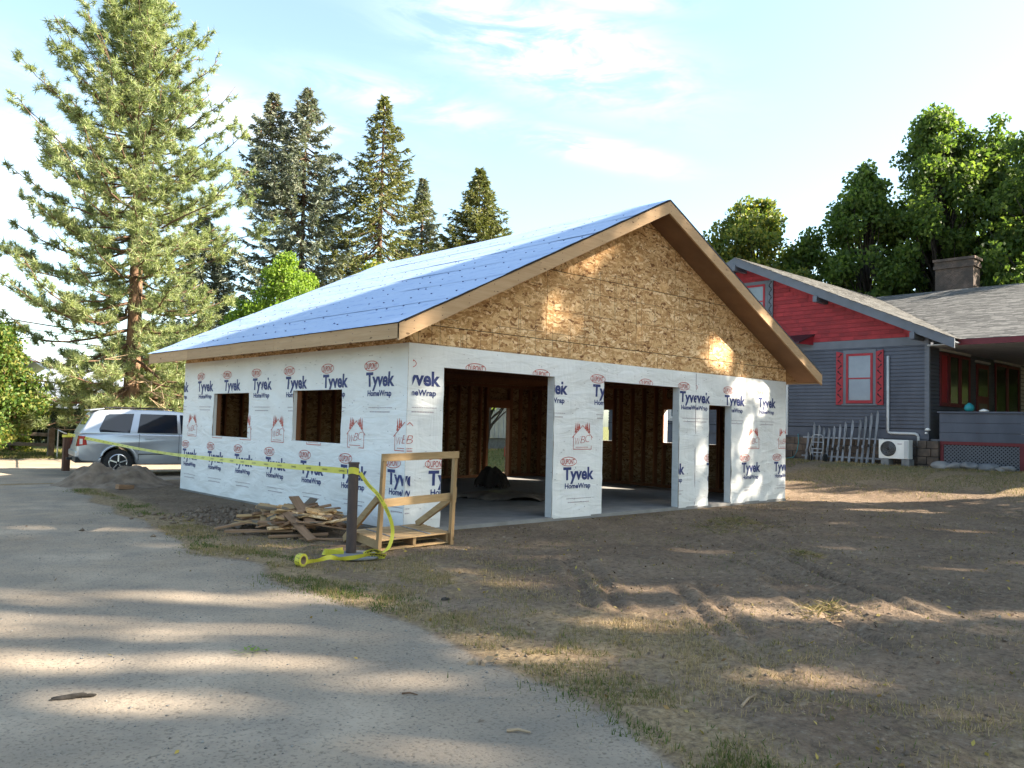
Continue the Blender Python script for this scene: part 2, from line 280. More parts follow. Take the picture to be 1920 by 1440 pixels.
# ------------------------------------------------------------------ mesh helpers
BASE = {}
def worldbase(p): return BASE.get(p.name, Vector((0, 0, 0))) if p else Vector((0, 0, 0))
def mesh_np(name, V, F, mat, parent=None, attrs=None, smooth=False, local=False):
    V = np.asarray(V, dtype=np.float32).reshape(-1, 3); F = np.asarray(F, dtype=np.int32)
    if parent is not None and not local: V = V-np.array(worldbase(parent), dtype=np.float32)
    me = bpy.data.meshes.new(name); n, k = F.shape
    me.vertices.add(len(V)); me.vertices.foreach_set('co', V.ravel()); me.loops.add(n*k); me.loops.foreach_set('vertex_index', F.ravel())
    me.polygons.add(n); me.polygons.foreach_set('loop_start', np.arange(0, n*k, k, dtype=np.int32)); me.polygons.foreach_set('loop_total', np.full(n, k, dtype=np.int32))
    if smooth: me.polygons.foreach_set('use_smooth', np.ones(n, dtype=bool))
    if mat: me.materials.append(mat)
    for an, av in (attrs or {}).items():
        a = me.attributes.new(an, 'FLOAT', 'POINT'); a.data.foreach_set('value', np.asarray(av, dtype=np.float32))
    me.update(calc_edges=True)
    o = bpy.data.objects.new(name, me); COL.objects.link(o)
    if parent is not None: o.parent = parent; BASE[o.name] = worldbase(parent)
    return o
class MB:
    def __init__(s): s.v = []; s.f = []
    def add(s, V, F):
        b = len(s.v); s.v += [tuple(x) for x in V]; s.f += [tuple(b+i for i in f) for f in F]; return s
    def box(s, x0, x1, y0, y1, z0, z1):
        return s.add([(x0, y0, z0), (x1, y0, z0), (x1, y1, z0), (x0, y1, z0), (x0, y0, z1), (x1, y0, z1), (x1, y1, z1), (x0, y1, z1)],
                     [(0, 3, 2, 1), (4, 5, 6, 7), (0, 1, 5, 4), (1, 2, 6, 5), (2, 3, 7, 6), (3, 0, 4, 7)])
    def beam(s, p, q, w, h, upv=(0, 0, 1)):
        p, q = Vector(p), Vector(q); d = (q-p).normalized(); upv = Vector(upv)
        if abs(d.dot(upv)) > .98: upv = Vector((0, 1, 0))
        a = d.cross(upv).normalized()*(w/2); b = a.cross(d).normalized()*(h/2)
        V = [p-a-b, p+a-b, p+a+b, p-a+b, q-a-b, q+a-b, q+a+b, q-a+b]
        return s.add(V, [(3, 2, 1, 0), (4, 5, 6, 7), (0, 1, 5, 4), (1, 2, 6, 5), (2, 3, 7, 6), (3, 0, 4, 7)])
    def tube(s, pts, rad, n=8, cap=True):
        pts = [Vector(p) for p in pts]; rad = rad if isinstance(rad, (list, tuple)) else [rad]*len(pts); V = []; F = []
        for i, p in enumerate(pts):
            d = (pts[min(i+1, len(pts)-1)]-pts[max(i-1, 0)]).normalized(); r = Vector((0, 0, 1)) if abs(d.z) < .95 else Vector((1, 0, 0))
            a = d.cross(r).normalized(); b = d.cross(a)
            for k in range(n): t = 2*math.pi*k/n; V.append(p+(a*math.cos(t)+b*math.sin(t))*rad[i])
        for i in range(len(pts)-1):
            for k in range(n): F.append((i*n+k, i*n+(k+1) % n, (i+1)*n+(k+1) % n, (i+1)*n+k))
        if cap: F.append(tuple(range(n-1, -1, -1))); F.append(tuple((len(pts)-1)*n+k for k in range(n)))
        return s.add(V, F)
    def prism(s, poly, d):           # planar polygon (3D points) extruded by vector d
        n = len(poly); P = [Vector(p) for p in poly]; D = Vector(d)
        F = [tuple(range(n-1, -1, -1)), tuple(range(n, 2*n))]+[(i, (i+1) % n, n+(i+1) % n, n+i) for i in range(n)]
        return s.add([*P, *[p+D for p in P]], F)
    def lathe(s, c, prof, n=24, axis='z'):
        V = []; F = []
        for r, z in prof:
            for k in range(n):
                t = 2*math.pi*k/n; x, y = r*math.cos(t), r*math.sin(t)
                V.append({'z': (c[0]+x, c[1]+y, c[2]+z), 'x': (c[0]+z, c[1]+x, c[2]+y), 'y': (c[0]+x, c[1]+z, c[2]+y)}[axis])
        for i in range(len(prof)-1):
            for k in range(n): F.append((i*n+k, i*n+(k+1) % n, (i+1)*n+(k+1) % n, (i+1)*n+k))
        F.append(tuple(range(n-1, -1, -1))); F.append(tuple((len(prof)-1)*n+k for k in range(n)))
        return s.add(V, F)
    def build(s, name, mat, parent=None, bevel=0, smooth=False, local=False, fixn=True):
        me = bpy.data.meshes.new(name); b = Vector((0, 0, 0)) if local else worldbase(parent)
        me.from_pydata([tuple(Vector(v)-b) for v in s.v], [], s.f); me.materials.append(mat)
        if fixn:
            bm = bmesh.new(); bm.from_mesh(me); bmesh.ops.recalc_face_normals(bm, faces=bm.faces); bm.to_mesh(me); bm.free()
        if smooth: me.polygons.foreach_set('use_smooth', [True]*len(me.polygons))
        o = bpy.data.objects.new(name, me); COL.objects.link(o)
        if parent is not None: o.parent = parent; BASE[o.name] = b if not local else worldbase(parent)
        if bevel:
            m = o.modifiers.new('bevel', 'BEVEL'); m.width = bevel; m.segments = 2; m.limit_method = 'ANGLE'
        return o
def B(*a): return MB().box(*a)
def thing(name, label, cat, loc=(0, 0, 0), group=None, rot=0):
    o = bpy.data.objects.new(name, None); COL.objects.link(o); o.location = loc; o.rotation_euler.z = rot; o.empty_display_size = .2
    o['label'] = label; o['category'] = cat; BASE[o.name] = Vector(loc)
    if group: o['group'] = group
    return o
def tag(o, label, cat, group=None):
    o['label'] = label; o['category'] = cat
    if group: o['group'] = group
    return o
def inst(o0, loc, parent=None, rot=None):
    o = o0.copy(); COL.objects.link(o); o.location = loc
    if parent is not None: o.parent = parent; BASE[o.name] = worldbase(parent)
    if rot is not None: o.rotation_euler = rot
    return o
def hash2(ix, iy, seed):
    h = (ix*374761393+iy*668265263+seed*974711) & 0x7fffffff; h = ((h ^ (h >> 13))*1274126177) & 0x7fffffff; return ((h ^ (h >> 16)) & 0xffff)/65535.0
def vnoise(x, y, seed=0):
    x = np.asarray(x, float); y = np.asarray(y, float); ix = np.floor(x).astype(np.int64); iy = np.floor(y).astype(np.int64); fx = x-ix; fy = y-iy
    fx = fx*fx*(3-2*fx); fy = fy*fy*(3-2*fy)
    return (hash2(ix, iy, seed)*(1-fx)+hash2(ix+1, iy, seed)*fx)*(1-fy)+(hash2(ix, iy+1, seed)*(1-fx)+hash2(ix+1, iy+1, seed)*fx)*fy
def fbm(x, y, seed=0, oct=4): return sum(vnoise(x*2**k, y*2**k, seed+k)*.5**(k+1) for k in range(oct))
def sstep(a, b, x): t = np.clip((np.asarray(x, float)-a)/(b-a), 0, 1); return t*t*(3-2*t)
def pdist(x, y, pts):
    d = np.full(np.shape(x), 1e9)
    for (x0, y0), (x1, y1) in zip(pts[:-1], pts[1:]):
        l2 = (x1-x0)**2+(y1-y0)**2; t = np.clip(((x-x0)*(x1-x0)+(y-y0)*(y1-y0))/l2, 0, 1); d = np.minimum(d, np.hypot(x-x0-t*(x1-x0), y-y0-t*(y1-y0)))
    return d

# ------------------------------------------------------------------ ground and driveway
GZ = -.06
EDGE = [(-4.6, -13), (-3.75, -8.2), (-3.6, -7.4), (-3.4, -6.5), (-3.2, -4.7), (-3.0, -3.2), (-3.0, -.84), (-2.75, 2.0), (-2.55, 3.9), (-2.1, 8.5), (-1.4, 11.5), (.6, 12.6), (3, 12.6), (12, 11.5)]
EX = np.array([p[1] for p in EDGE[:11]]); EV = np.array([p[0] for p in EDGE[:11]])
def drive_f(x, y):          # > 0 on the driveway
    x = np.asarray(x, float); y = np.asarray(y, float)
    e = np.interp(y, EX, EV)+(vnoise(x*.9, y*.9, 3)-.5)*.5
    a = e-x; a = np.where(y > 11.2, np.minimum(12.0-x, y-11.6), a)
    return np.minimum(np.minimum(a, 22.0-y+.12*x), 30)
TRACKS = [[(.4, -2.92), (-.78, -4.23), (-1.33, -4.85)], [(.63, -2.94), (-.41, -4.15), (-1.19, -5.08)], [(.04, -4.81), (-1.0, -5.94), (-1.81, -6.82)], [(.34, -4.86), (-.94, -6.21), (-1.88, -7.06)], [(2.14, -4.34), (.75, -5.95), (.25, -7.11)], [(2.61, -4.66), (1.42, -6.13), (.76, -7.27)], [(1.2, -5.2), (.3, -6.2), (-.6, -7.3)], [(4.5, -3.4), (2.9, -5.4), (1.9, -6.9)], [(3.9, -3.1), (2.3, -5.0), (1.3, -6.4)]]
def gheight(x, y, fine=True):
    x = np.asarray(x, float); y = np.asarray(y, float)
    z = GZ+.66*sstep(12.2, 18.6, x)*sstep(30, 12, y)
    far = np.hypot(x, y)
    z = z-.02*sstep(0, 3, -x)*0+.05*sstep(14.5, 16.5, y)*sstep(2, -2, x)
    z = z+.10*(fbm(x*.25, y*.25, 5, 3)-.45)*sstep(1.2, 6, np.maximum(np.maximum(-x, x-10.97), np.maximum(-y, y-8.53)))
    z = z+np.where(far > 60, .8*(fbm(x*.02, y*.02, 9, 3)-.45)*sstep(60, 150, far), 0)
    if fine:
        d = drive_f(x, y); yard = sstep(.1, -.5, d)
        near = sstep(30, 15, far)
        slab = sstep(.05, .6, np.maximum(np.maximum(-x, x-10.97), np.maximum(-y, y-8.53)))
        z = z+near*slab*(yard*(.045*(fbm(x*1.3, y*1.3, 21, 4)-.47)+.11*np.maximum(fbm(x*3.1, y*3.1, 31, 3)-.5, 0)+.05*np.maximum(fbm(x*6.5, y*6.5, 35, 2)-.42, 0))+(1-yard)*.03*(fbm(x*.8, y*.8, 41, 4)-.47))
        tr = np.zeros_like(z)
        for k, p in enumerate(TRACKS):
            q = pdist(x+.05*(vnoise(x*2, y*2, 8)-.5), y, p); tr += -.034*np.exp(-(q/.06)**2)+.022*np.exp(-((q-.15)/.06)**2)+.011*np.sin((x*.62+y*.78)*42)*np.exp(-(q/.10)**2)
        z = z+tr*near
        z = z+.012*near*np.sin((x*.8-y*.6)*22)*np.exp(-(pdist(x, y, [(.9, -6.1), (.2, -6.9)])/.35)**2)
        for (cx, cy, r, h) in ((5.16, -2.26, .55, .13), (2.91, -4.72, .22, .08), (.26, -6.28, .2, .07), (6.4, -2.6, .3, .07), (3.4, -3.0, .35, .07), (1.4, -3.6, .2, .06), (-.4, -6.6, .2, .05)):
            z = z+h*np.exp(-((x-cx)**2+(y-cy)**2)/(r*r)*1.5)*(.6+.9*vnoise(x*6, y*6, 77))
    return z
def axis(a, b, st, far): 
    mid = np.arange(a, b+1e-6, st); g = []; s = st; p = b
    while p < far: s *= 1.22; p += s; g.append(p)
    h = []; s = st; p = a
    while p > -far: s *= 1.22; p -= s; h.append(p)
    return np.array(h[::-1]+list(mid)+g)
xs = axis(-9.5, 15, .05, 1500); ys = axis(-10, 12, .05, 1500)
X, Y = np.meshgrid(xs, ys, indexing='ij'); Z = gheight(X, Y); D = drive_f(X, Y)
nx, ny = X.shape; idx = np.arange(nx*ny).reshape(nx, ny)
quad = np.stack([idx[:-1, :-1], idx[1:, :-1], idx[1:, 1:], idx[:-1, 1:]], -1).reshape(-1, 4)
dq = D.ravel()[quad].mean(1); inslab = (X.ravel()[quad].min(1) > .3) & (X.ravel()[quad].max(1) < 10.7) & (Y.ravel()[quad].min(1) > .3) & (Y.ravel()[quad].max(1) < 8.2)
P = np.stack([X.ravel(), Y.ravel(), Z.ravel()], 1)
drv = sstep(-.35, .35, D).ravel()
def straw_f(x, y):
    s = .95*sstep(.35, -.25, np.abs(drive_f(x, y)+.35)-.35)
    s = np.maximum(s, .85*np.exp(-(((x+2.0)/1.1)**2+((y+5.9)/1.7)**2))); s = np.maximum(s, .75*np.exp(-(((x+1.6)/1.0)**2+((y+2.6)/1.8)**2)))
    s = np.maximum(s, .6*np.exp(-(((x+2.3)/.8)**2+((y+.2)/1.6)**2))); s = np.maximum(s, .75*sstep(13.5, 16, x)*sstep(4, 2, y)); s = np.maximum(s, .55*np.exp(-(((x+1.8)/2.0)**2+((y+8.8)/1.6)**2)))
    return s*sstep(.15, -.05, drive_f(x, y))
straw = straw_f(X, Y).ravel()
lawn = (np.maximum(sstep(22.5, 24, Y-.12*X), sstep(16, 17.5, X)*.55*sstep(3, 1, np.abs(Y-1))) * sstep(-.2, -.6, D)+sstep(10.5, 12, Y)*sstep(9, 12, X)).clip(0, 1).ravel()
def sub(mask, name):
    q = quad[mask & ~inslab]; u, inv = np.unique(q, return_inverse=True)
    o = mesh_np(name, P[u], inv.reshape(-1, 4), GROUND, None, {'drive': drv[u], 'straw': straw[u], 'lawn': lawn[u]}, smooth=True); o['kind'] = 'structure'; return o
sub(dq <= 0, 'ground'); sub(dq > 0, 'driveway')
def gz(x, y): return float(gheight(np.array([x]), np.array([y]))[0])
# hill far behind on the left
hx = np.linspace(-500, 700, 60); V = []; F = []
for i, x in enumerate(hx):
    h = 30+55*vnoise(np.array([x*.006]), np.array([.5]), 4)[0]+10*vnoise(np.array([x*.03]), np.array([.5]), 6)[0]
    V += [(x, 620, -4), (x, 760, h*.8), (x, 900, h), (x, 1150, -4)]
for i in range(59):
    for k in range(3): F.append((i*4+k, (i+1)*4+k, (i+1)*4+k+1, i*4+k+1))
h = mesh_np('hill', V, F, HILLM, smooth=True); h['kind'] = 'structure'

# ------------------------------------------------------------------ garage
GW, GD, HT = 10.97, 8.53, 2.75
RX = GW/2; OH = .6; PZ = .485; EZ = 2.94; RZ = EZ+PZ*(RX+OH)
def rtop(x): return RZ-PZ*abs(x-RX)
G = thing('garage', 'unfinished double garage wrapped in white housewrap with roof underlayment tinted sky blue', 'garage', (RX, GD/2, 0))
slab = B(0, GW, -.015, GD+.015, -.3, 0).build('slab', CONC, G)
FOPEN = [(.66, 3.08, -.1, 2.42), (4.37, 6.71, -.1, 2.41), (7.76, 8.62, -.1, 2.09)]
SOPEN = [(1.81, 3.45, 1.19, 2.08), (5.23, 6.89, 1.18, 2.06)]
BOPEN = [(8.93, 9.76, -.1, 2.06)]
def cells(u0, u1, v0, v1, op):
    us = sorted({u0, u1, *[a for o in op for a in o[:2] if u0 < a < u1]}); vs = sorted({v0, v1, *[a for o in op for a in o[2:] if v0 < a < v1]}); r = []
    for a, b in zip(us[:-1], us[1:]):
        for c, d in zip(vs[:-1], vs[1:]):
            if not any(o[0] < (a+b)/2 < o[1] and o[2] < (c+d)/2 < o[3] for o in op): r.append((a, b, c, d))
    return r
# sheathing: 12 mm boards between the openings; wall(face, axis): outer plane position
def sheath(name, ax, p0, p1, u0, u1, v1, op, mat):
    mb = MB()
    for a, b, c, d in cells(u0, u1, 0, v1, op):
        mb.box(a, b, p0, p1, c, d) if ax == 'y' else mb.box(p0, p1, a, b, c, d)
    return mb.build(name, mat, G)
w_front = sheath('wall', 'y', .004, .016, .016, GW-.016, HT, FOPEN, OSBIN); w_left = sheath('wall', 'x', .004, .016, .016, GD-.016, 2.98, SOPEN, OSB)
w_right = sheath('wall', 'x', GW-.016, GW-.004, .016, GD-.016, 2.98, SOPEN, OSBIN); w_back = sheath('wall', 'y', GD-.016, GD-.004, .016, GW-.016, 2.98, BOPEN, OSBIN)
# housewrap sheets with wrinkles
def wrinkle(u, v, op):
    s = .018*(np.abs(vnoise(u*1.1+v*2.1, v*2.6-u*.9, 5)-.5)*2)+.006*vnoise(u*4+v*2, v*5, 6)+.004*vnoise(u*.9, v*14+u*4, 8)
    low = np.exp(-((v-.35)/.45)**2); s = s+.012*low*np.abs(vnoise(u*1.6+v*3.5, v*.8-u*.2, 9)-.5)*2
    return s
def wrap_sheet(name, ax, pos, sgn, u0, u1, v1, op):
    us = sorted({*np.round(np.arange(u0, u1, .055), 4), u1, *[a for o in op for a in o[:2]]}); vs = sorted({*np.round(np.arange(-.02, v1, .055), 4), v1, *[a for o in op for a in o[2:] if a > 0]})
    us = np.array(us); vs = np.array(vs); U, Vv = np.meshgrid(us, vs, indexing='ij')
    w = wrinkle(U, Vv, op); e = np.minimum(np.minimum(U-u0, u1-U), v1-Vv); w = w*np.clip(e/.1, .1, 1)
    pp = pos+sgn*(w+.001); V = np.stack([U, pp, Vv], -1) if ax == 'y' else np.stack([pp, U, Vv], -1); n, m = U.shape; ii = np.arange(n*m).reshape(n, m)
    q = np.stack([ii[:-1, :-1], ii[1:, :-1], ii[1:, 1:], ii[:-1, 1:]], -1).reshape(-1, 4); cu = U.ravel()[q].mean(1); cv = Vv.ravel()[q].mean(1); ok = np.ones(len(q), bool)
    for o in op: ok &= ~((cu > o[0]) & (cu < o[1]) & (cv > o[2]) & (cv < o[3]))
    return mesh_np(name, V.reshape(-1, 3), q[ok], WRAP, G, smooth=True)
wr_front = wrap_sheet('housewrap', 'y', 0, -1, 0, GW, HT, FOPEN); wr_left = wrap_sheet('housewrap', 'x', 0, -1, 0, GD, HT, SOPEN)
wr_right = wrap_sheet('housewrap', 'x', GW, 1, 0, GD, HT, SOPEN); wr_back = wrap_sheet('housewrap', 'y', GD, 1, 0, GW, HT, BOPEN)
# wrap folded into the openings
for a, b, c, d in FOPEN:
    for xx, t in ((a, 1), (b, -1)): B(min(xx, xx+t*.006), max(xx, xx+t*.006), -.004, .15, 0.0, d-.004).build('wrap_return', WRAP, wr_front)
for walls, x0, x1 in ((wr_left, -.004, .06), (wr_right, GW-.13, GW+.004)):
    for a, b, c, d in SOPEN:
        B(x0, x1, b-.006, b, c, d-.004).build('wrap_return', WRAP, walls); B(x0, x1, a+.008, b-.008, c, c+.006).build('wrap_return', WRAP, walls)
        if walls is wr_right: B(x0, x1, a, a+.006, c, d-.004).build('wrap_return', WRAP, walls)
# frame members: corner, jamb and header blocks, studs one by one
stud_y = B(-.019, .019, -.07, .07, .08, 2.66).build('stud', STUD, w_back); stud_x = B(-.07, .07, -.019, .019, .08, 2.66).build('stud', STUD, w_right)
stud_y.location = (.1-RX, GD-.088-GD/2, 0); stud_x.location = (GW-.088-RX, .1-GD/2, 0)
sh_y, sh_x = stud_y.data, stud_x.data
def stud(mesh, wall, x, y):
    o = bpy.data.objects.new('stud', mesh); COL.objects.link(o); o.parent = wall; o.location = (x-RX, y-GD/2, 0)
for me in (sh_y, sh_x):
    pass
def zero(o): # recentre the shared stud mesh on its own axis
    me = o.data; b = worldbase(o.parent)
    for v in me.vertices: v.co = v.co+Vector(b)
zero(stud_y); zero(stud_x)
for k in range(1, 27):
    x = .1+k*.4064
    if not any(a-.05 < x < b+.05 for a, b, c, d in BOPEN): stud(sh_y, w_back, x, GD-.088)
for x in (8.905, 9.785, 8.86, 9.83): stud(sh_y, w_back, x, GD-.088)
for k in range(1, 21):
    y = .1+k*.4064
    if not any(a-.03 < y < b+.03 for a, b, c, d in SOPEN): stud(sh_x, w_right, GW-.088, y); stud(sh_x, w_left, .088, y)
for a, b, c, d in SOPEN:
    for y in (a-.022, b+.022): stud(sh_x, w_right, GW-.088, y); stud(sh_x, w_left, .088, y)
for a, b, c, d in FOPEN:
    for x in (a-.022, b+.022): stud(sh_y, w_front, x, .088)
for x in (.09, 1e9, 3.5, 3.95, 7.2, 9.1, 9.5, 9.9, 10.3, 10.7):
    if x < 50: stud(sh_y, w_front, x, .088)
def plates(wall, ax, p, u0, u1, gaps):
    cut = sorted(gaps); segs = []; s = u0
    for a, b in cut: segs.append((s, a)); s = b
    segs.append((s, u1))
    for a, b, c, d in [(a, b, .001, .078) for a, b in segs]+[(u0, u1, 2.662, 2.75)]:
        (B(a, b, p-.07, p+.07, c, d) if ax == 'y' else B(p-.07, p+.07, a, b, c, d)).build('plate', STUD, wall)
plates(w_back, 'y', GD-.088, .17, GW-.17, [o[:2] for o in BOPEN]); plates(w_right, 'x', GW-.088, .02, GD-.02, []); plates(w_left, 'x', .088, .02, GD-.02, [])
for a, b, c, d in FOPEN: B(a-.04, b+.04, .019, .155, d+.002, 2.66).build('header', STUD, w_front)
for a, b, c, d in BOPEN: B(a-.05, b+.05, GD-.157, GD-.019, d+.002, d+.24).build('header', STUD, w_back)
for wl, x0, x1 in ((w_left, .019, .157), (w_right, GW-.157, GW-.135)):
    for a, b, c, d in SOPEN: B(x0, x1, a, b, d+.002, d+.28).build('header', STUD, wl); B(x0, x1, a, b, c-.06, c-.002).build('sill', STUD, wl)
for k in range(13):     # trusses: bottom chord and rafters
    y = .25+k*.66; mb = MB(); mb.beam((.05, y, 2.80), (GW-.05, y, 2.80), .038, .09)
    for s in (-1, 1):
        mb.beam((RX+s*.05, y, RZ-.3), (RX+s*(RX-.1), y, rtop(0)-.30), .038, .09); mb.beam((RX, y, 2.84), (RX+s*2.6, y, rtop(RX+2.6)-.36), .036, .08)
    mb.build('truss', STUD, G)
# gable: OSB sheets cut to the rake, laid in rows with open joints
def clip_poly(poly, a, b, c):   # keep a*x+b*z<=c
    r = []
    for i in range(len(poly)):
        p, q = poly[i], poly[(i+1) % len(poly)]; fp = a*p[0]+b*p[1]-c; fq = a*q[0]+b*q[1]-c
        if fp <= 0: r.append(p)
        if fp*fq < 0: t = fp/(fp-fq); r.append((p[0]+t*(q[0]-p[0]), p[1]+t*(q[1]-p[1])))
    return r
gab = MB().prism([(.02, .02, HT), (GW-.02, .02, HT), (GW-.02, .02, 3.0), (RX, .02, rtop(RX)-.22), (.02, .02, 3.0)], (0, .01, 0)).build('gable', DARK, G)
back_gab = MB().prism([(0, GD-.014, 2.98), (GW, GD-.014, 2.98), (RX, GD-.014, rtop(RX)-.22)], (0, .012, 0)).build('gable', OSB, G)
rows = [(2.752, 3.042, 1.10), (3.054, 4.262, .42), (4.274, 5.482, 1.64), (5.494, 6.2, .5)]
for z0, z1, off in rows:
    x = off-2.44; k = 0
    while x < GW:
        poly = [(max(x+.005, .002), z0), (min(x+2.435, GW-.002), z0), (min(x+2.435, GW-.002), z1), (max(x+.005, .002), z1)]; x += 2.44; k += 1
        if poly[0][0] >= poly[1][0]: continue
        poly = clip_poly(poly, -PZ, 1, RZ-.205-PZ*RX); poly = clip_poly(poly, PZ, 1, RZ-.205+PZ*RX)
        if len(poly) < 3: continue
        t = random.uniform(-.0015, .0015)
        MB().prism([(a, .002+t, b) for a, b in poly], (0, .012, 0)).build('osb_panel', OSB, gab)
# roof
roof = MB()
for s in (-1, 1):
    xe = RX+s*(RX+OH-.03); P4 = [(RX, -OH+.04, RZ-.012), (xe, -OH+.04, rtop(xe)-.012), (xe, -OH+.04, rtop(xe)-.19), (RX, -OH+.04, RZ-.19)]; roof.prism(P4, (0, GD+2*OH-.08, 0))
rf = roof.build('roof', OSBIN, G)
nstrip = 6
for s in (-1, 1):
    Ls = math.hypot(RX+OH+.02, PZ*(RX+OH+.02)); wd = Ls/nstrip
    for k in range(nstrip):
        nu, nv = 26, 190; a0 = k*wd-.0; a1 = (k+1)*wd+.07 if k < nstrip-1 else (k+1)*wd
        u = np.linspace(a0, a1, nu); v = np.linspace(-OH-.012, GD+OH+.012, nv); U, Vv = np.meshgrid(u, v, indexing='ij')
        hgt = .004+.0022*(nstrip-1-k)+.016*np.maximum(vnoise(U*2.6+.6*np.sin(Vv*.9), Vv*.55, 17+k)-.42, 0)+.008*vnoise(U*7, Vv*1.2, 40+k)+.010*np.maximum(vnoise(U*3+Vv*.3, Vv*2.2, 60)-.7, 0)
        hgt = hgt+.003*sstep(.10, 0, a1-U)*vnoise(U*0, Vv*2.6, 70+k)
        cth = 1/math.hypot(1, PZ); x = RX+s*(U*cth+hgt*PZ*cth); z = RZ-U*cth*PZ+hgt*cth
        ii = np.arange(nu*nv).reshape(nu, nv); q = np.stack([ii[:-1, :-1], ii[1:, :-1], ii[1:, 1:], ii[:-1, 1:]], -1).reshape(-1, 4)
        if s < 0: q = q[:, ::-1]
        mesh_np('underlayment_strip', np.stack([x, Vv, z], -1).reshape(-1, 3), q[:, ::-1], ROOFM, rf, smooth=True)
for s in (-1, 1):
    cap = MB(); cth = 1/math.hypot(1, PZ)
    for k in range(12):
        for j in range(25):
            u = .25+k*.56; y = -.4+j*.40+(k % 2)*.2+random.uniform(-.14, .14); u += random.uniform(-.06, .06); x = RX+s*u*cth; z = RZ-u*cth*PZ+.022; r_n = .010
            if random.random() < .75 and y < GD+OH-.05: cap.beam((x, y-r_n, z), (x, y+r_n, z), .02, .012, (s*PZ*cth, 0, cth))
    cap.build('cap_nails', BLUEP, rf)['kind'] = 'stuff'
# fascia: eaves and rakes in several boards
def eave(x, s):
    cuts = [-OH, 3.1, 6.9, GD+OH]
    for a, b in zip(cuts[:-1], cuts[1:]):
        xx = sorted((x, x+s*.035)); B(xx[0], xx[1], a+.002, b-.002, EZ-.215, EZ-.006).build('fascia_board', WY, rf, bevel=.003)
eave(-OH, 1); eave(GW+OH-.035, 1)
def rake(y0, y1):
    for s in (-1, 1):
        xe = RX+s*(RX+OH); xm = RX+s*3.4
        for a, b in (((RX+s*.001), xm-s*.001), (xm+s*.001, xe)):
            MB().prism([(a, y0, rtop(a)-.008), (b, y0, rtop(b)-.008), (b, y0, rtop(b)-.245), (a, y0, rtop(a)-.245)], (0, y1-y0, 0)).build('fascia_board', WX, rf)
rake(-OH-.002, -OH+.036); rake(GD+OH-.036, GD+OH+.002)
# nail heads on the front rake and left eave
nails = MB()
for k in range(20):
    y = -OH+.25+k*.47
    for dz in (.05, .15): nails.box(-OH-.002, -OH+.001, y-.006, y+.006, EZ-.03-dz-.006, EZ-.03-dz+.006)
for k in range(24):
    x = -OH+.25+k*.49
    for dz in (.07, .18): nails.box(x-.006, x+.006, -OH-.004, -OH-.001, rtop(x)-dz-.006, rtop(x)-dz+.006)
nails.build('nail_heads', MAROON, rf)['kind'] = 'stuff'
# soffit boards under the rake and eave overhangs
def soffit(s, ya, yb):
    n = 3
    for k in range(n):
        a = RX+s*(k*(RX+OH-.04)/n+.02); b = RX+s*((k+1)*(RX+OH-.04)/n+.018)
        MB().prism([(a, ya, rtop(a)-.192), (b, ya, rtop(b)-.192), (b, ya, rtop(b)-.204), (a, ya, rtop(a)-.204)], (0, yb-ya, 0)).build('soffit_board', SOFF, rf)
for s in (-1, 1): soffit(s, -OH+.037, -.004)
drip = MB()
for k in range(60):     # torn edge of the underlayment hanging over the rake board
    x = RX-k*.1; 
    if x < -OH+.1: break
    hgt = .012+.03*max(0, vnoise(np.array([x*1.9]), np.array([.5]), 12)[0]-.45)
    drip.prism([(x, -OH-.012, rtop(x)+.004), (x-.1, -OH-.012, rtop(x-.1)+.004), (x-.1, -OH-.012, rtop(x-.1)-hgt), (x, -OH-.012, rtop(x)-hgt)], (0, .004, 0))
drip.build('felt_edge', TARP, rf)

# ------------------------------------------------------------------ printing on the housewrap
TXT = {}
def text2d(s, size, bold=0., sx=1., shear=0., space=1.):
    key = (s, size, bold, sx, shear, space)
    if key not in TXT:
        cu = bpy.data.curves.new('t', 'FONT'); cu.body = s; cu.size = size; cu.offset = bold; cu.shear = shear; cu.resolution_u = 3; cu.space_character = space; cu.dimensions = '2D'; cu.fill_mode = 'BOTH'
        o = bpy.data.objects.new('t', cu); COL.objects.link(o); dg = bpy.context.evaluated_depsgraph_get(); dg.update(); ev = o.evaluated_get(dg); me = ev.to_mesh()
        V = np.array([(v.co.x*sx, v.co.y) for v in me.vertices]); F = [tuple(p.vertices) for p in me.polygons]; ev.to_mesh_clear(); bpy.data.objects.remove(o); bpy.data.curves.remove(cu); TXT[key] = (V, F)
    return TXT[key]
class P2:       # flat print collected in (u, v)
    def __init__(s): s.v = []; s.f = []
    def add(s, V, F): b = len(s.v); s.v += [tuple(p) for p in V]; s.f += [tuple(b+i for i in f) for f in F]
    def text(s, st, u, v, size, width=None, **k):
        V, F = text2d(st, size, **k); V = V.copy(); V[:, 0] -= V[:, 0].min()
        if width: V[:, 0] *= width/V[:, 0].max()
        s.add(V+np.array([u, v]), F)
    def line(s, a, b, w):
        a = np.array(a, float); b = np.array(b, float); d = b-a; L_ = np.hypot(*d); n = np.array([-d[1], d[0]])/L_*w/2; e = d/L_*w*.3; a = a-e; b = b+e; s.add([a-n, b-n, b+n, a+n], [(0, 1, 2, 3)])
    def ring(s, cu, cv, ru, rv, w, n=32):
        V = []
        for k in range(n): t = 2*math.pi*k/n; c, d = math.cos(t), math.sin(t); V += [(cu+c*ru, cv+d*rv), (cu+c*(ru-w), cv+d*(rv-w))]
        s.add(V, [(2*k, 2*((k+1) % n), 2*((k+1) % n)+1, 2*k+1) for k in range(n)])
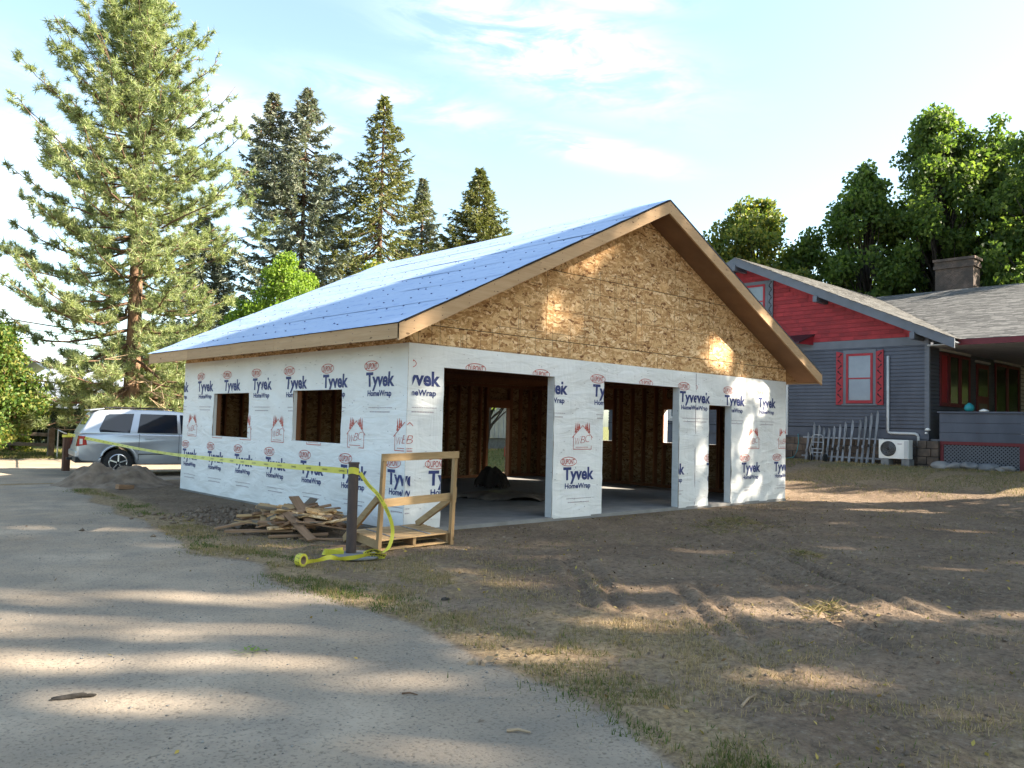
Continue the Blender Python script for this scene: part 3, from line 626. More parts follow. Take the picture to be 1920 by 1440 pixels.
def place(p, name, mat, wrap, ax, pos, sgn, ufun, op, lim):
    if not p.v: return
    bm = bmesh.new(); vs = [bm.verts.new((ufun(u), v, 0)) for u, v in p.v]
    for f in p.f:
        try: bm.faces.new([vs[i] for i in f])
        except ValueError: pass
    rects = [o for o in op]
    us = [v.co.x for v in bm.verts]; u0, u1 = min(us), max(us); cuts = []
    for a in (lim[0], lim[1]): cuts.append(('u', a))
    for o in rects:
        if o[0] < u1 and o[1] > u0: cuts += [('u', o[0]-.004), ('u', o[1]+.004), ('v', o[2]-.004), ('v', o[3]+.004)]
    for k, a in cuts:
        bmesh.ops.bisect_plane(bm, geom=bm.verts[:]+bm.edges[:]+bm.faces[:], plane_co=(a, 0, 0) if k == 'u' else (0, a, 0), plane_no=(1, 0, 0) if k == 'u' else (0, 1, 0), dist=1e-5)
    kill = []
    for f in bm.faces:
        c = f.calc_center_median()
        if not (lim[0] < c.x < lim[1]) or c.y > HT-.01 or c.y < 0 or any(o[0]-.004 < c.x < o[1]+.004 and o[2]-.004 < c.y < o[3]+.004 for o in rects): kill.append(f)
    bmesh.ops.delete(bm, geom=kill, context='FACES')
    if not bm.faces: bm.free(); return
    b = worldbase(wrap); U = np.array([v.co.x for v in bm.verts]); Vv = np.array([v.co.y for v in bm.verts]); w = wrinkle(U, Vv, op)+.0045
    for v, d in zip(bm.verts, w):
        u, vv = v.co.x, v.co.y; v.co = Vector((u, pos+sgn*d, vv))-b if ax == 'y' else Vector((pos+sgn*d, u, vv))-b
    me = bpy.data.meshes.new(name); bm.to_mesh(me); bm.free(); me.materials.append(mat); o = bpy.data.objects.new(name, me); COL.objects.link(o); o.parent = wrap
    if name == 'small_print': o['kind'] = 'stuff'
def logo(u0, v0, wrap, ax, pos, sgn, ufun, op, lim):      # u0: left edge of the word, v0: baseline of the word
    a = P2(); a.text('Tyvek', u0, v0, .30, .79, bold=.011); a.text('HomeWrap', u0+.05, v0-.155, .125, .66, bold=.004)
    place(a, 'brand_lettering', BLUEP, wrap, ax, pos, sgn, ufun, op, lim)
    r = P2(); cu, cv = u0+.13, v0+.315; r.ring(cu, cv, .205, .083, .012); r.text('DUPONT', cu-.155, cv-.048, .135, .31, bold=.002)
    place(r, 'oval_emblem', REDP, wrap, ax, pos, sgn, ufun, op, lim)
    s = P2(); u = u0+.10
    rr = random.Random(3)
    while u < u0+.72: w = rr.uniform(.02, .05); s.line((u, v0-.335), (u+w, v0-.335), .012); u += w+.012
    u = u0+.13; 
    while u < u0+.66:
        w = rr.uniform(.02, .045); s.line((u, v0-.40), (u+w, v0-.40), .017); u += w+.014
    place(s, 'small_print', GREYP, wrap, ax, pos, sgn, ufun, op, lim)
def house_logo(uc, v0, wrap, ax, pos, sgn, ufun, op, lim):
    p = P2(); w = .012; h = [(uc-.235, v0), (uc+.235, v0), (uc+.235, v0+.235), (uc, v0+.42), (uc-.235, v0+.235), (uc-.235, v0)]
    for a, b in zip(h[:-1], h[1:]): p.line(a, b, w)
    p.line((uc-.235, v0+.235), (uc-.27, v0+.205), w); p.line((uc+.235, v0+.235), (uc+.27, v0+.205), w)
    for sx, ch in ((-.13, 'W'), (.0, 'B'), (.13, 'C')): p.text(ch, uc+sx-.06, v0+.075+(.03 if ch == 'B' else 0)+(.05 if ch == 'C' else 0), .19, .125, bold=-.004, shear=.25)
    u = uc-.17
    while u < uc+.15: p.line((u, v0+.035), (u+.025, v0+.035), .010); u += .036
    for sx, hh in ((-.175, .17), (-.125, .14), (-.085, .09), (.175, .17), (.125, .14), (.085, .09)):
        bz = v0+.42-abs(sx)*.787+.01
        for k in range(3): zz = bz+hh*k/3.2; ww = .032*(1-k/3.6); p.add([(uc+sx-ww, zz), (uc+sx+ww, zz), (uc+sx, zz+hh/2.0)], [(0, 1, 2)])
    place(p, 'builder_emblem', REDP, wrap, ax, pos, sgn, ufun, op, lim)
lw = dict(wrap=wr_left, ax='x', pos=0, sgn=-1, ufun=lambda u: -u, op=SOPEN, lim=(.02, GD-.02))
for k in range(8): logo(-(9.05-1.325*k), 2.12, **lw)
for k in range(7): logo(-(8.40-1.328*k), .65, **lw)
for k in range(7): house_logo(-(7.95-1.32*k), 1.15, **lw)
def fwk(lo, hi): return dict(wrap=wr_front, ax='y', pos=0, sgn=-1, ufun=lambda u: u, op=FOPEN, lim=(lo, hi))
logo(-.20, 2.13, **fwk(.07, .66)); logo(1.16, 2.13, **fwk(.1, 7)); logo(2.62, 2.13, **fwk(.1, 7)); logo(4.07, 2.13, **fwk(.1, 7)); logo(5.48, 2.13, **fwk(.1, 7)); logo(6.72, 2.13, **fwk(.1, 7.27))
logo(6.99, 2.13, **fwk(7.28, 10.9)); logo(8.35, 2.12, **fwk(7.28, 10.95)); logo(9.70, 2.12, **fwk(7.28, 10.95))
logo(-.43, .64, **fwk(.005, .09)); logo(.42, .64, **fwk(.1, 7)); logo(3.34, .64, **fwk(.1, 7)); logo(6.12, .66, **fwk(.1, 7.25)); logo(7.68, .66, **fwk(7.28, 10.95)); logo(9.04, .65, **fwk(7.28, 10.95)); logo(10.43, .65, **fwk(7.28, 10.95))
house_logo(3.82, 1.17, **fwk(.1, 7)); house_logo(9.52, 1.17, **fwk(7, 10.95)); house_logo(10.86, 1.17, **fwk(7, 10.95)); house_logo(.05, 1.15, **fwk(.005, .11))
B(7.27, 7.282, -.016, -.010, .02, HT-.02).build('sheet_seam', GREYP, wr_front)

rs = random.Random(44); stp = MB(); stl = MB()
for k in range(260):
    u, v = rs.uniform(.1, GW-.1), rs.uniform(.1, 2.7)
    if not any(o[0]-.05 < u < o[1]+.05 and o[2] < v < o[3]+.05 for o in FOPEN): stp.box(u, u+.018, -.030, -.020, v, v+.006)
    u = rs.uniform(.1, GD-.1)
    if not any(o[0]-.05 < u < o[1]+.05 and o[2]-.05 < v < o[3]+.05 for o in SOPEN): stl.box(-.030, -.020, u, u+.018, v, v+.006)
stp.build('staples', GREYP, wr_front)['kind'] = 'stuff'; stl.build('staples', GREYP, wr_left)['kind'] = 'stuff'
# ------------------------------------------------------------------ foliage builders
def rand_unit(n, rng): v = rng.normal(size=(n, 3)); return v/np.linalg.norm(v, axis=1)[:, None]
def leaves_np(C, size, rng, aspect=.62, flat=0.0, d=None):
    n = len(C); nrm = rand_unit(n, rng); nrm[:, 2] = nrm[:, 2]*(1-flat)+flat*np.abs(nrm[:, 2])+flat*.6; nrm /= np.linalg.norm(nrm, axis=1)[:, None]
    a = rand_unit(n, rng) if d is None else d+.5*rand_unit(n, rng); a -= nrm*(a*nrm).sum(1)[:, None]; a /= np.linalg.norm(a, axis=1)[:, None]+1e-9; b = np.cross(nrm, a)
    s = (size*rng.uniform(.65, 1.3, n))[:, None]; V = np.stack([C-a*s*.5, C+b*s*aspect*.5+nrm*s*.06, C+a*s*.5, C-b*s*aspect*.5+nrm*s*.06], 1).reshape(-1, 3)
    return V, np.arange(4*n).reshape(n, 4)
def strips_np(P0, P1, w, rng):      # thin tapered blades from P0 to P1
    d = P1-P0; s = np.cross(d, rand_unit(len(P0), rng)); s /= np.linalg.norm(s, axis=1)[:, None]+1e-9; s *= np.asarray(w).reshape(-1, 1)/2
    V = np.stack([P0-s, P0+s, P1], 1).reshape(-1, 3); return V, np.arange(len(V)).reshape(-1, 3)
def sun_hit(p):
    """where the shade of points p falls: kind 0 ground, 1 front wall, 2 left roof, 3 right roof"""
    s = np.array(SUN); n = len(p); kind = np.zeros(n, int); t = (p[:, 2]-GZ)/s[2]; q = p-t[:, None]*s
    for k, sg in ((2, -1), (3, 1)):
        # plane z = RZ - PZ*sg*(x-RX)
        tt = (p[:, 2]-RZ+PZ*sg*(p[:, 0]-RX))/(s[2]+PZ*sg*s[0]); r = p-tt[:, None]*s
        ok = (tt > 0) & (sg*(r[:, 0]-RX) >= 0) & (np.abs(r[:, 0]-RX) < RX+OH) & (r[:, 1] > -OH) & (r[:, 1] < GD+OH); kind[ok] = k; q[ok] = r[ok]
    tt = -p[:, 1]; r = p-tt[:, None]*s; ok = (tt > 0) & (r[:, 0] > 0) & (r[:, 0] < GW) & (r[:, 2] > 0) & (r[:, 2] < RZ-.2-PZ*np.abs(r[:, 0]-RX)); kind[ok] = 1; q[ok] = r[ok]
    return kind, q
WSPOT = [(4.53, 4.91, .26, .18), (4.95, 5.15, .12, .1), (3.4, 4.33, .18, .13), (3.25, 3.52, .34, .25), (3.6, 3.7, .2, .12), (8.1, 3.25, .5, .34), (8.6, 2.9, .4, .2), (9.0, 2.5, .42, .28), (9.7, 2.45, .38, .22), (9.9, 2.1, .2, .2), (9.3, 1.6, .12, .4), (9.1, 1.2, .1, .2), (5.55, 4.95, .22, .12), (6.15, 4.5, .22, .12), (5.4, 3.3, .11, .35), (.35, 1.95, .16, .22), (3.45, .85, .14, .22), (7.35, 1.65, .12, .3), (7.5, .95, .14, .25), (9.6, .3, .2, .15), (.3, .35, .18, .15), (1.5, 4.0, .15, .08), (3.9, 4.5, .22, .1)]
GSPOT = [(-3.45, 2.87, .7, .16), (-3.0, .6, .7, .08), (-5.2, -1.5, .9, .22), (-3.9, -2.5, .9, .22), (-3.2, -3.0, .6, .2), (-4.9, -3.0, 1.0, .26), (-3.6, -4.0, .9, .24), (-4.3, -3.6, .7, .16), (-5.6, -3.7, .6, .22), (-4.5, -4.6, .6, .16), (-5.3, -5.0, .5, .16), (-3.9, -5.6, .4, .12), (-1.1, -.95, .4, .35), (-.5, -1.15, .6, .22), (-1.9, -.25, .6, .16), (-1.2, -3.25, .7, .28), (-.35, -3.7, .35, .16), (-2.6, -4.9, .5, .32), (-2.0, -5.4, .55, .4), (-1.5, -5.85, .4, .2), (-2.8, -5.7, .35, .18), (-.95, -5.4, .55, .2), (.1, -6.0, .6, .34), (.75, -6.6, .5, .24), (-.3, -4.6, .4, .12), (.55, -4.85, .35, .12), (1.5, -5.2, .35, .12), (3.75, -6.4, .5, .18), (.1, -2.7, .25, .1), (2.2, -3.4, .4, .1), (4.2, -4.4, .5, .12), (5.6, -3.7, .6, .13), (7.2, -3.2, .6, .14), (9.2, -2.4, .7, .16), (11.0, -2.6, .8, .2), (12.2, -.6, 1.0, .3), (8.2, -4.6, .6, .18), (-5.6, 1.2, .6, .12), (-4.3, -6.7, .35, .1), (-6.0, -2.4, .6, .16), (-1.8, -7.2, .3, .12), (1.8, -7.6, .4, .12)]
def shade_keep(p, rng):
    kind, q = sun_hit(p); keep = np.ones(len(p), bool); d = np.full(len(p), 9.0)
    for (x, z, rx, rz) in WSPOT: rx, rz = (rx*1.1, rz*1.1) if z > 3.2 and x < 7 else (rx, rz); m = kind == 1; dd = np.hypot((q[:, 0]-x)/rx, (q[:, 2]-z)/rz); d[m] = np.minimum(d[m], dd[m])
    sa = SUN.x; sn = math.hypot(sa, 1); ax = np.array([sa, -1])/sn; bx = np.array([1, sa])/sn
    for (x, y, ra, rb) in GSPOT:
        m = kind == 0; e = q[:, :2]-np.array([x, y]); dd = np.hypot(e@ax/ra, e@bx/rb); d[m] = np.minimum(d[m], dd[m])
    pr = np.interp(d, [.55, 1.0, 1.45, 1.75], [1.0, .96, .75, 0]); pr = np.where(kind == 1, pr*np.where(q[:, 0] < 7, .93, .96), pr); keep &= ~(rng.random(len(p)) < pr)
    side = (q[:, 0]-5.485)*(7.3+.6)-(q[:, 1]+.6)*(-.6-5.485)       # < 0 in front of the diagonal
    keep &= ~((kind == 2) & (side > -.5*rng.random(len(p)))); keep &= ~((kind == 3) & (q[:, 1] > .3))
    c = (q[:, 0]+sa*q[:, 1])/sn
    keep &= ~((p[:, 1]+9.8945) > .235*(p[:, 0]+7.05))
    keep &= ~((kind == 0) & ((q[:, 1] > 9.3) | ((q[:, 0] > 13) & (c > 8.3)) | ((q[:, 0] > 10.97) & (q[:, 1] > .5)) | ((q[:, 0] > 24))))
    return keep
def limb(p0, p1, r0, r1, mb, rng, seg=4, wob=.12):
    p0 = np.array(p0, float); p1 = np.array(p1, float); L_ = np.linalg.norm(p1-p0); pts = []
    for i in range(seg+1):
        t = i/seg; q = p0+(p1-p0)*t; q[2] += .12*L_*math.sin(math.pi*t)*.6
        if 0 < i < seg: q += rng.normal(size=3)*wob*L_*.18
        pts.append(tuple(q))
    mb.tube(pts, [r0+(r1-r0)*i/seg for i in range(seg+1)], 6); return pts
def broadleaf(name, label, cat, base, height, prof, nclump, nleaf, lsize, mat, seed, bark=BARK, group=None, trunk_r=.2, lean=(0, 0), clump=1.0, keep=None, flat=.2, solid=1.0, cz=.8):
    """prof(t, ang) -> crown radius at height fraction t; clumps of leaves on limbs"""
    rng = np.random.default_rng(seed); b = np.array(base, float); T = thing(name, label, cat, tuple(b), group); mb = MB()
    top = b+np.array([lean[0], lean[1], height*.86]); sp = [tuple(b+(top-b)*t+np.array([math.sin(t*5+seed)*.12, math.cos(t*4+seed)*.12, 0])*min(1, 3*t)) for t in np.linspace(0, 1, 9)]
    mb.tube([(sp[0][0], sp[0][1], sp[0][2]-.25)]+sp, [trunk_r*1.35]+[trunk_r*(1-.85*t) for t in np.linspace(0, 1, 9)], 10)
    C = []; 
    for k in range(nclump):
        for _ in range(30):
            t = rng.uniform(0, 1); ang = rng.uniform(0, 2*math.pi); R = prof(t, ang)
            if R > .05 and rng.random() < (R/1.0 if R < 1 else 1): break
        rr = R*(rng.random()**.5 if rng.random() < .55 else rng.uniform(.8, 1.0)); ax = b+(top-b)*t
        c = np.array([ax[0]+rr*math.cos(ang), ax[1]+rr*math.sin(ang), b[2]+height*t]); C.append((c, clump*rng.uniform(.55, 1.25)))
        if keep is not None and not keep(np.array([c, c*.5+ax*.5]), rng).all(): continue
        t0 = max(.12, t-rng.uniform(.12, .3)); s0 = b+(top-b)*t0; limb(s0, c, trunk_r*.32*(1-t0*.8)+.012, .012, mb, rng)
    mb.build('trunk', bark, T, smooth=True)
    V = []; per = max(1, nleaf//nclump); pts = []; dirs = []
    for c, r in C:
        n = int(per*r*r/(clump*clump)*1.1)+4; u = rand_unit(n, rng)*(r*rng.random(n)**(.45))[:, None]*np.array([1, 1, cz]); pts.append(c+u); dirs.append(u+np.array([0, 0, -.15]))
    Pp = np.concatenate(pts); Dd = np.concatenate(dirs)
    if keep is not None: k = keep(Pp, rng); Pp, Dd = Pp[k], Dd[k]
    V, F = leaves_np(Pp, lsize, rng, flat=flat, d=Dd*.8); mesh_np('crown', V, F, mat, T); return T
def ovoid(R, lo=.2, p=.7, seed=0):
    rr = np.random.default_rng(seed).uniform(.7, 1.25, 12)
    def f(t, a):
        if t < lo: return 0
        s = (t-lo)/(1-lo); return R*math.sin(math.pi*min(1, max(0, s*.96+.04))**p)*float(np.interp(a, np.linspace(0, 2*math.pi, 12), rr))*(.55+.95*float(vnoise(np.array([t*6+seed]), np.array([math.cos(a)*1.6+seed*3]), seed)[0]))
    return f
def pine(base, height, rmax, seed):
    rng = np.random.default_rng(seed); b = np.array(base, float); T = thing('pine_tree', 'tall ponderosa pine with open golden green crown behind the silver car', 'tree', tuple(b)); mb = MB(); br = MB(); dead = MB()
    top = b+np.array([-.45, -.4, height]); N0 = 14
    sp = [b+(top-b)*t+np.array([math.sin(t*4)*.12, 0, 0]) for t in np.linspace(0, 1, N0)]; mb.tube([tuple(b-np.array([0, 0, .3]))]+[tuple(p) for p in sp], [.38]+[.30*(1-t)**.8+.02 for t in np.linspace(0, 1, N0)], 12)
    TP = []; TD = []; TS = []
    z = 2.2
    while z < height-.2:
        t = z/height; prof = np.interp(t, [.1, .2, .35, .5, .62, .75, .85, .93, 1.0], [.70, .92, .98, .95, .86, .62, .45, .28, .08])*rmax
        nb = rng.integers(6, 9); a0 = rng.uniform(0, 6.28)
        for k in range(nb):
            a = a0+6.283*k/nb+rng.normal()*.3; Lb = prof*rng.uniform(.55, 1.12)
            if t > .45 and t < .72 and math.cos(a-2.4) > .55: Lb *= 1.15
            p0 = b+(top-b)*t; dr = np.array([math.cos(a), math.sin(a), 0]); rise = np.interp(t, [.1, .3, .6, 1], [-.40, -.22, .05, .6])+rng.normal()*.1
            pts = []; S = 7
            for i in range(S+1):
                s = i/S; q = p0+dr*Lb*s+np.array([0, 0, 1])*(rise*Lb*s+.28*Lb*s*s*(1 if t > .25 else .5)-.10*Lb*math.sin(math.pi*s)); q += rng.normal(size=3)*.05*Lb*.3*(0 < i < S); pts.append(q)
            br.tube([tuple(p) for p in pts], [.055*(1-i/S)*(1-t*.6)+.010 for i in range(S+1)], 5)
            nsub = int(5.5+Lb*4.6)
            for j in range(nsub):
                s = rng.uniform(.08, 1.0)**.85; i = min(S-1, int(s*S)); q = pts[i]+(pts[i+1]-pts[i])*(s*S-i)
                sd = dr*rng.uniform(.1, .8)+np.array([-dr[1], dr[0], 0])*rng.choice([-1, 1])*rng.uniform(.2, 1)+np.array([0, 0, rng.uniform(-.1, .7)]); sd /= np.linalg.norm(sd); ls = rng.uniform(.22, .75)*(1.1-.5*s)*min(1, Lb/2+.3)
                e = q+sd*ls; br.tube([tuple(q), tuple((q+e)/2+rng.normal(size=3)*.03), tuple(e)], [.014, .011, .008], 4, cap=False)
                for m in range(rng.integers(1, 4)):
                    w = e-sd*ls*.3*m+rng.normal(size=3)*.06*(m > 0); TP.append(w); TD.append(sd*.7+np.array([0, 0, .35])+rng.normal(size=3)*.25)
        z += np.interp(t, [.1, .6, 1], [.52, .46, .36])
    for k in range(26):     # bare dead limbs low on the trunk
        a = rng.uniform(0, 6.28); zz = rng.uniform(1.2, 3.6); Lb = rng.uniform(1.2, 3.2); p0 = b+np.array([0, 0, zz]); d = np.array([math.cos(a), math.sin(a), rng.uniform(-.35, .1)]); pts = [tuple(p0+d*Lb*s+rng.normal(size=3)*.12*s) for s in np.linspace(0, 1, 5)]
        dead.tube(pts, [.035, .03, .024, .016, .008], 5)
        for j in range(3): s0 = np.array(pts[rng.integers(2, 5)]); dead.tube([tuple(s0), tuple(s0+rng.normal(size=3)*.45)], [.012, .005], 4)
    mb.build('trunk', BARKP, T, smooth=True); br.build('branch', BARK, T, smooth=True, fixn=False)['kind'] = 'stuff'; dead.build('dead_branch', DEADW, T, fixn=False)['kind'] = 'stuff'
    TP = np.array(TP); TD = np.array(TD); TD /= np.linalg.norm(TD, axis=1)[:, None]; n = 30; P0 = np.repeat(TP, n, 0); d = np.repeat(TD, n, 0)*.55+rand_unit(len(P0), rng)*.85; d /= np.linalg.norm(d, axis=1)[:, None]; l = rng.uniform(.14, .30, len(P0))[:, None]
    P0 = P0-np.repeat(TD, n, 0)*rng.uniform(0, .2, len(P0))[:, None]; V, F = strips_np(P0, P0+d*l, rng.uniform(.020, .034, len(P0)), rng); mesh_np('crown', V, F, PINEM, T)
    return T
def spruce(label, base, height, rmax, seed, mat, group, tops=1, cones=0, droop=.35, thin=1.0, dens=1.0):
    rng = np.random.default_rng(seed); b = np.array(base, float); T = thing('spruce_tree', label, 'tree', tuple(b), group); mb = MB(); br = MB(); P0 = []; P1 = []; CN = []
    leaders = [(0.0, 0.0, 1.0)] if tops == 1 else [(0.0, 0.0, 1.0), (-1.35, 1.2, .985)]
    for li, (ox, oy, hf) in enumerate(leaders):
        H = height*hf; zf = .0 if li == 0 else .58
        def axisp(t, ox=ox, oy=oy, H=H, zf=zf): return b+np.array([ox*min(1, max(0, (t-zf)/.2)), oy*min(1, max(0, (t-zf)/.2)), H*t])
        mb.tube([tuple(axisp(t)) for t in np.linspace(zf, 1, 10)], [.26*(1-t)+.015 for t in np.linspace(zf, 1, 10)], 8)
        z = max(.12, zf+.12 if li else .1)*H
        while z < H-.05:
            t = z/H; R = rmax*min((1-t)**.55, 1.85*(1-t))+.03
            if li: R = min(R, rmax*.55*((1-t)/.42)**.8+.05)
            nb = max(4, int((7 if t < .85 else 5)*dens)); a0 = rng.uniform(0, 6.28)
            for k in range(nb):
                a = a0+6.283*k/nb+rng.normal()*.25; Lb = R*rng.uniform(.6, 1.15)
                if rng.random() < .12*thin: continue
                dr = np.array([math.cos(a), math.sin(a), 0]); p0 = axisp(t); S = 6; pts = []
                for i in range(S+1):
                    s = i/S; pts.append(p0+dr*Lb*s+np.array([0, 0, 1])*(-droop*Lb*math.sin(s*1.9)*.75+.22*Lb*s**3+(.25*Lb*s if t > .85 else 0)))
                br.tube([tuple(p) for p in pts], [.03*(1-i/S)+.006 for i in range(S+1)], 4, cap=False)
                nt_ = int((8+Lb*19)*thin)
                for j in range(nt_):
                    s = rng.uniform(.15, 1)**.8; i = min(S-1, int(s*S)); q = pts[i]+(pts[i+1]-pts[i])*(s*S-i); sd = dr*rng.uniform(.3, 1)+np.array([-dr[1], dr[0], 0])*rng.choice([-1, 1])*rng.uniform(.2, .9)+np.array([0, 0, rng.uniform(-.65, .25)]); sd /= np.linalg.norm(sd); ls = rng.uniform(.2, .55)*(1.15-.6*s)*min(1, .45+Lb/2.2)
                    m = 5; ss = rng.random(m); qq = q+sd*(ls*ss)[:, None]; dd = sd+rand_unit(m, rng)*.75; P0.append(qq); P1.append(qq+dd*rng.uniform(.10, .2, m)[:, None])
                if cones and t > .86:
                    for j in range(int(cones)):
                        s = rng.uniform(.3, 1); i = min(S-1, int(s*S)); CN.append(pts[i]+rng.normal(size=3)*.08+np.array([0, 0, -.06]))
            z += np.interp(t, [0, .8, 1], [.42, .32, .2])*H/19
    mb.build('trunk', BARK, T, smooth=True); br.build('branch', BARK, T, fixn=False)['kind'] = 'stuff'
    P0 = np.concatenate(P0); P1 = np.concatenate(P1); V, F = strips_np(P0, P1, rng.uniform(.05, .10, len(P0)), rng); mesh_np('crown', V, F, mat, T)
    if CN: V, F = leaves_np(np.array(CN), .16, rng, .4); mesh_np('cones', V, F, CONEB, T)['kind'] = 'stuff'
    return T

# ------------------------------------------------------------------ trees in view
pine((3.05, 21.6, GZ), 17.1, 4.7, 5)
gS = 'tall spruces beyond the garage'
spruce('blue spruce with two brown coned tips, largest conifer behind the roof', (14.3, 30.3, -.1), 19.7, 5.6, 21, SPRUCEB, gS, tops=2, cones=7, dens=1.25)
spruce('open dark green spruce with drooping boughs right of the twin tipped spruce', (17.5, 27.6, -.1), 19.5, 4.9, 22, SPRUCEG, gS, droop=.5, thin=.85)
spruce('slim spruce with brown coned tip beside the drooping dark spruce', (22.2, 30.2, -.1), 16.5, 2.9, 23, SPRUCEB, gS, cones=5, dens=1.1)
spruce('dense pointed green spruce standing alone behind the roof slope', (23.5, 26.4, -.1), 16.6, 4.5, 24, SPRUCEG, gS, tops=1, dens=1.5, droop=.05)
spruce('dark spruce hidden low behind the pine and green tree', (10.0, 33.0, -.1), 12.5, 3.6, 27, SPRUCEB, gS, dens=1.1)
broadleaf('leafy_tree', 'bright yellow green leafy tree just behind the left roof eave', 'tree', (10.85, 24.9, -.1), 9.6, ovoid(2.5, .12, .75, 4), 130, 26000, .15, LEAFB, 31, clump=.55, group='leafy trees around the lot')
broadleaf('leafy_tree', 'lower bright green tree left of the yellow green tree, beside the pine', 'tree', (9.3, 26.4, -.1), 7.4, ovoid(1.9, .1, .7, 14), 80, 15000, .15, LEAFB, 36, clump=.5, group='leafy trees around the lot')
broadleaf('leafy_tree', 'small bush tree with yellowish tips between the two largest spruces', 'tree', (14.8, 24.3, -.1), 10.1, ovoid(1.3, .3, .7, 5), 30, 5200, .2, LEAFY, 32, clump=.6, group='leafy trees around the lot')
broadleaf('leafy_tree', 'green vine covered tree with pale trunk at the left edge', 'tree', (-1.35, 21.1, GZ), 4.6, ovoid(1.05, .12, .75, 6), 100, 28000, .13, LEAFV, 33, bark=BARK, clump=.6, trunk_r=.1, group='leafy trees around the lot')
broadleaf('leafy_tree', 'dark leafy tree reaching up behind the vine covered tree at the left edge', 'tree', (-3.7, 27.5, -.1), 9.6, ovoid(1.5, .3, .7, 7), 40, 7000, .2, LEAFD, 34, clump=.8, group='leafy trees around the lot')
def tall(base, h, R, seed, label, mat, ncl, nl, lo=.15, cl=1.25, size=.24):
    broadleaf('leafy_tree', label, 'tree', base, h, ovoid(R, lo, .62, seed), ncl, nl, size, mat, seed, bark=BARKD, clump=cl, group='leafy trees around the lot', trunk_r=.24, flat=.3)
tall((32.6, 13.6, .5), 13.9, 4.6, 41, 'lower tree with yellowing crown just left of the tall trees behind the red gable', LEAFY, 170, 30000, .1, .75)
tall((35.0, 8.6, .5), 15.2, 3.5, 42, 'dark broad tree behind the red gable roof slope', LEAFD, 170, 30000, .1, .78)
tall((36.6, 5.6, .5), 18.4, 3.8, 43, 'tallest leafy tree behind the house, bright green at the top', LEAFD, 210, 40000, .1, .8)
tall((38.4, 3.4, .5), 17.6, 3.5, 44, 'rounded leafy tree directly above the brick chimney', LEAFD, 180, 32000, .1, .8)
tall((35.6, .3, .5), 16.6, 2.9, 45, 'leafy tree with leaning dark limbs at the right edge of the picture', LEAFD, 90, 14000, .3, .75)
tall((33.8, 11.2, .5), 12.0, 3.4, 47, 'small dark tree filling the dip between the yellowing tree and the tall trees', LEAFD, 110, 18000, .08, .75)
tall((31.5, 15.3, .5), 12.4, 3.2, 48, 'leafy tree partly hidden by the garage rake, left of the yellowing tree', LEAFY, 110, 18000, .08, .75)
tall((38.6, 6.9, .5), 15.8, 3.6, 49, 'dark tree filling in behind the tall trees left of the chimney', LEAFD, 120, 20000, .08, .85)
tall((38.0, 1.2, .5), 15.2, 3.4, 50, 'leafy tree filling in behind the chimney on its right side', LEAFD, 110, 17000, .1, .8)
tall((41, 11.5, .5), 13.5, 4.0, 46, 'dark tree filling the gap far behind the tall leafy trees', LEAFD, 90, 20000, .05, 1.3)
for i, (x, y, H) in enumerate(((25.5, -11.5, 10.0), (30.5, -12.5, 11.0), (36.0, -11.5, 11.0))):
    broadleaf('shade_tree', ['leafy tree in front of the porch, nearest the drive', 'leafy tree in front of the porch, in the middle', 'leafy tree in front of the porch, farthest from the drive'][i], 'tree', (x, y, .5), H, ovoid(3.2, .06, .6, 90+i), 80, 14000, .34, LEAFD, 90+i, bark=BARKD, group='leafy trees in front of the porch', trunk_r=.2, clump=1.2, cz=.95)
for i, (x, y, H) in enumerate(((47, -5.5, 12.0), (53, -11, 13.0), (49, -17, 13.0))):
    broadleaf('leafy_tree', ['leafy tree far down the street beyond the porch, on the left', 'leafy tree far down the street beyond the porch, in the middle', 'leafy tree far down the street beyond the porch, on the right'][i], 'tree', (x, y, .5), H, ovoid(4.0, .03, .6, 190+i), 70, 9000, .4, LEAFD, 190+i, bark=BARKD, group='leafy trees down the street', trunk_r=.25, clump=1.4, cz=.95)
# low growth that closes the view under the pine and behind the car
for i, (x, y, hh, R, mt, lab) in enumerate(((7.2, 31.0, 4.6, 2.4, LEAFV, 'low green bush tree under the right side of the pine'), (5.4, 36.0, 3.6, 2.6, HEDGE, 'dark hedge shrub left of the pine trunk in front of the grey roof'), (1.6, 36.5, 3.3, 2.4, HEDGE, 'dark hedge shrub behind the rail fence at left'), (9.3, 36.8, 4.2, 2.8, HEDGE, 'dark hedge shrub directly behind the silver car'), (12.0, 34.5, 5.6, 2.8, LEAFD, 'dark bushy tree behind the garage eave'), (-2.6, 36.0, 3.4, 2.4, HEDGE, 'dark hedge shrub at the far left edge behind the fence'), (.6, 27.6, 1.1, .9, LEAFY, 'low yellow flowering shrub by the rail fence'), (-1.3, 27.9, 1.0, 1.0, LEAFY, 'low yellow shrub behind the left end of the rail fence'))):
    broadleaf('shrub', lab, 'shrub', (x, y, -.1), hh, ovoid(R, .02, .6, 50+i), 36 if hh > 2 else 14, 6500 if hh > 2 else 1800, .22 if hh > 2 else .13, mt, 60+i, clump=.8 if hh > 2 else .3, trunk_r=.06, group='shrubs behind the fence')
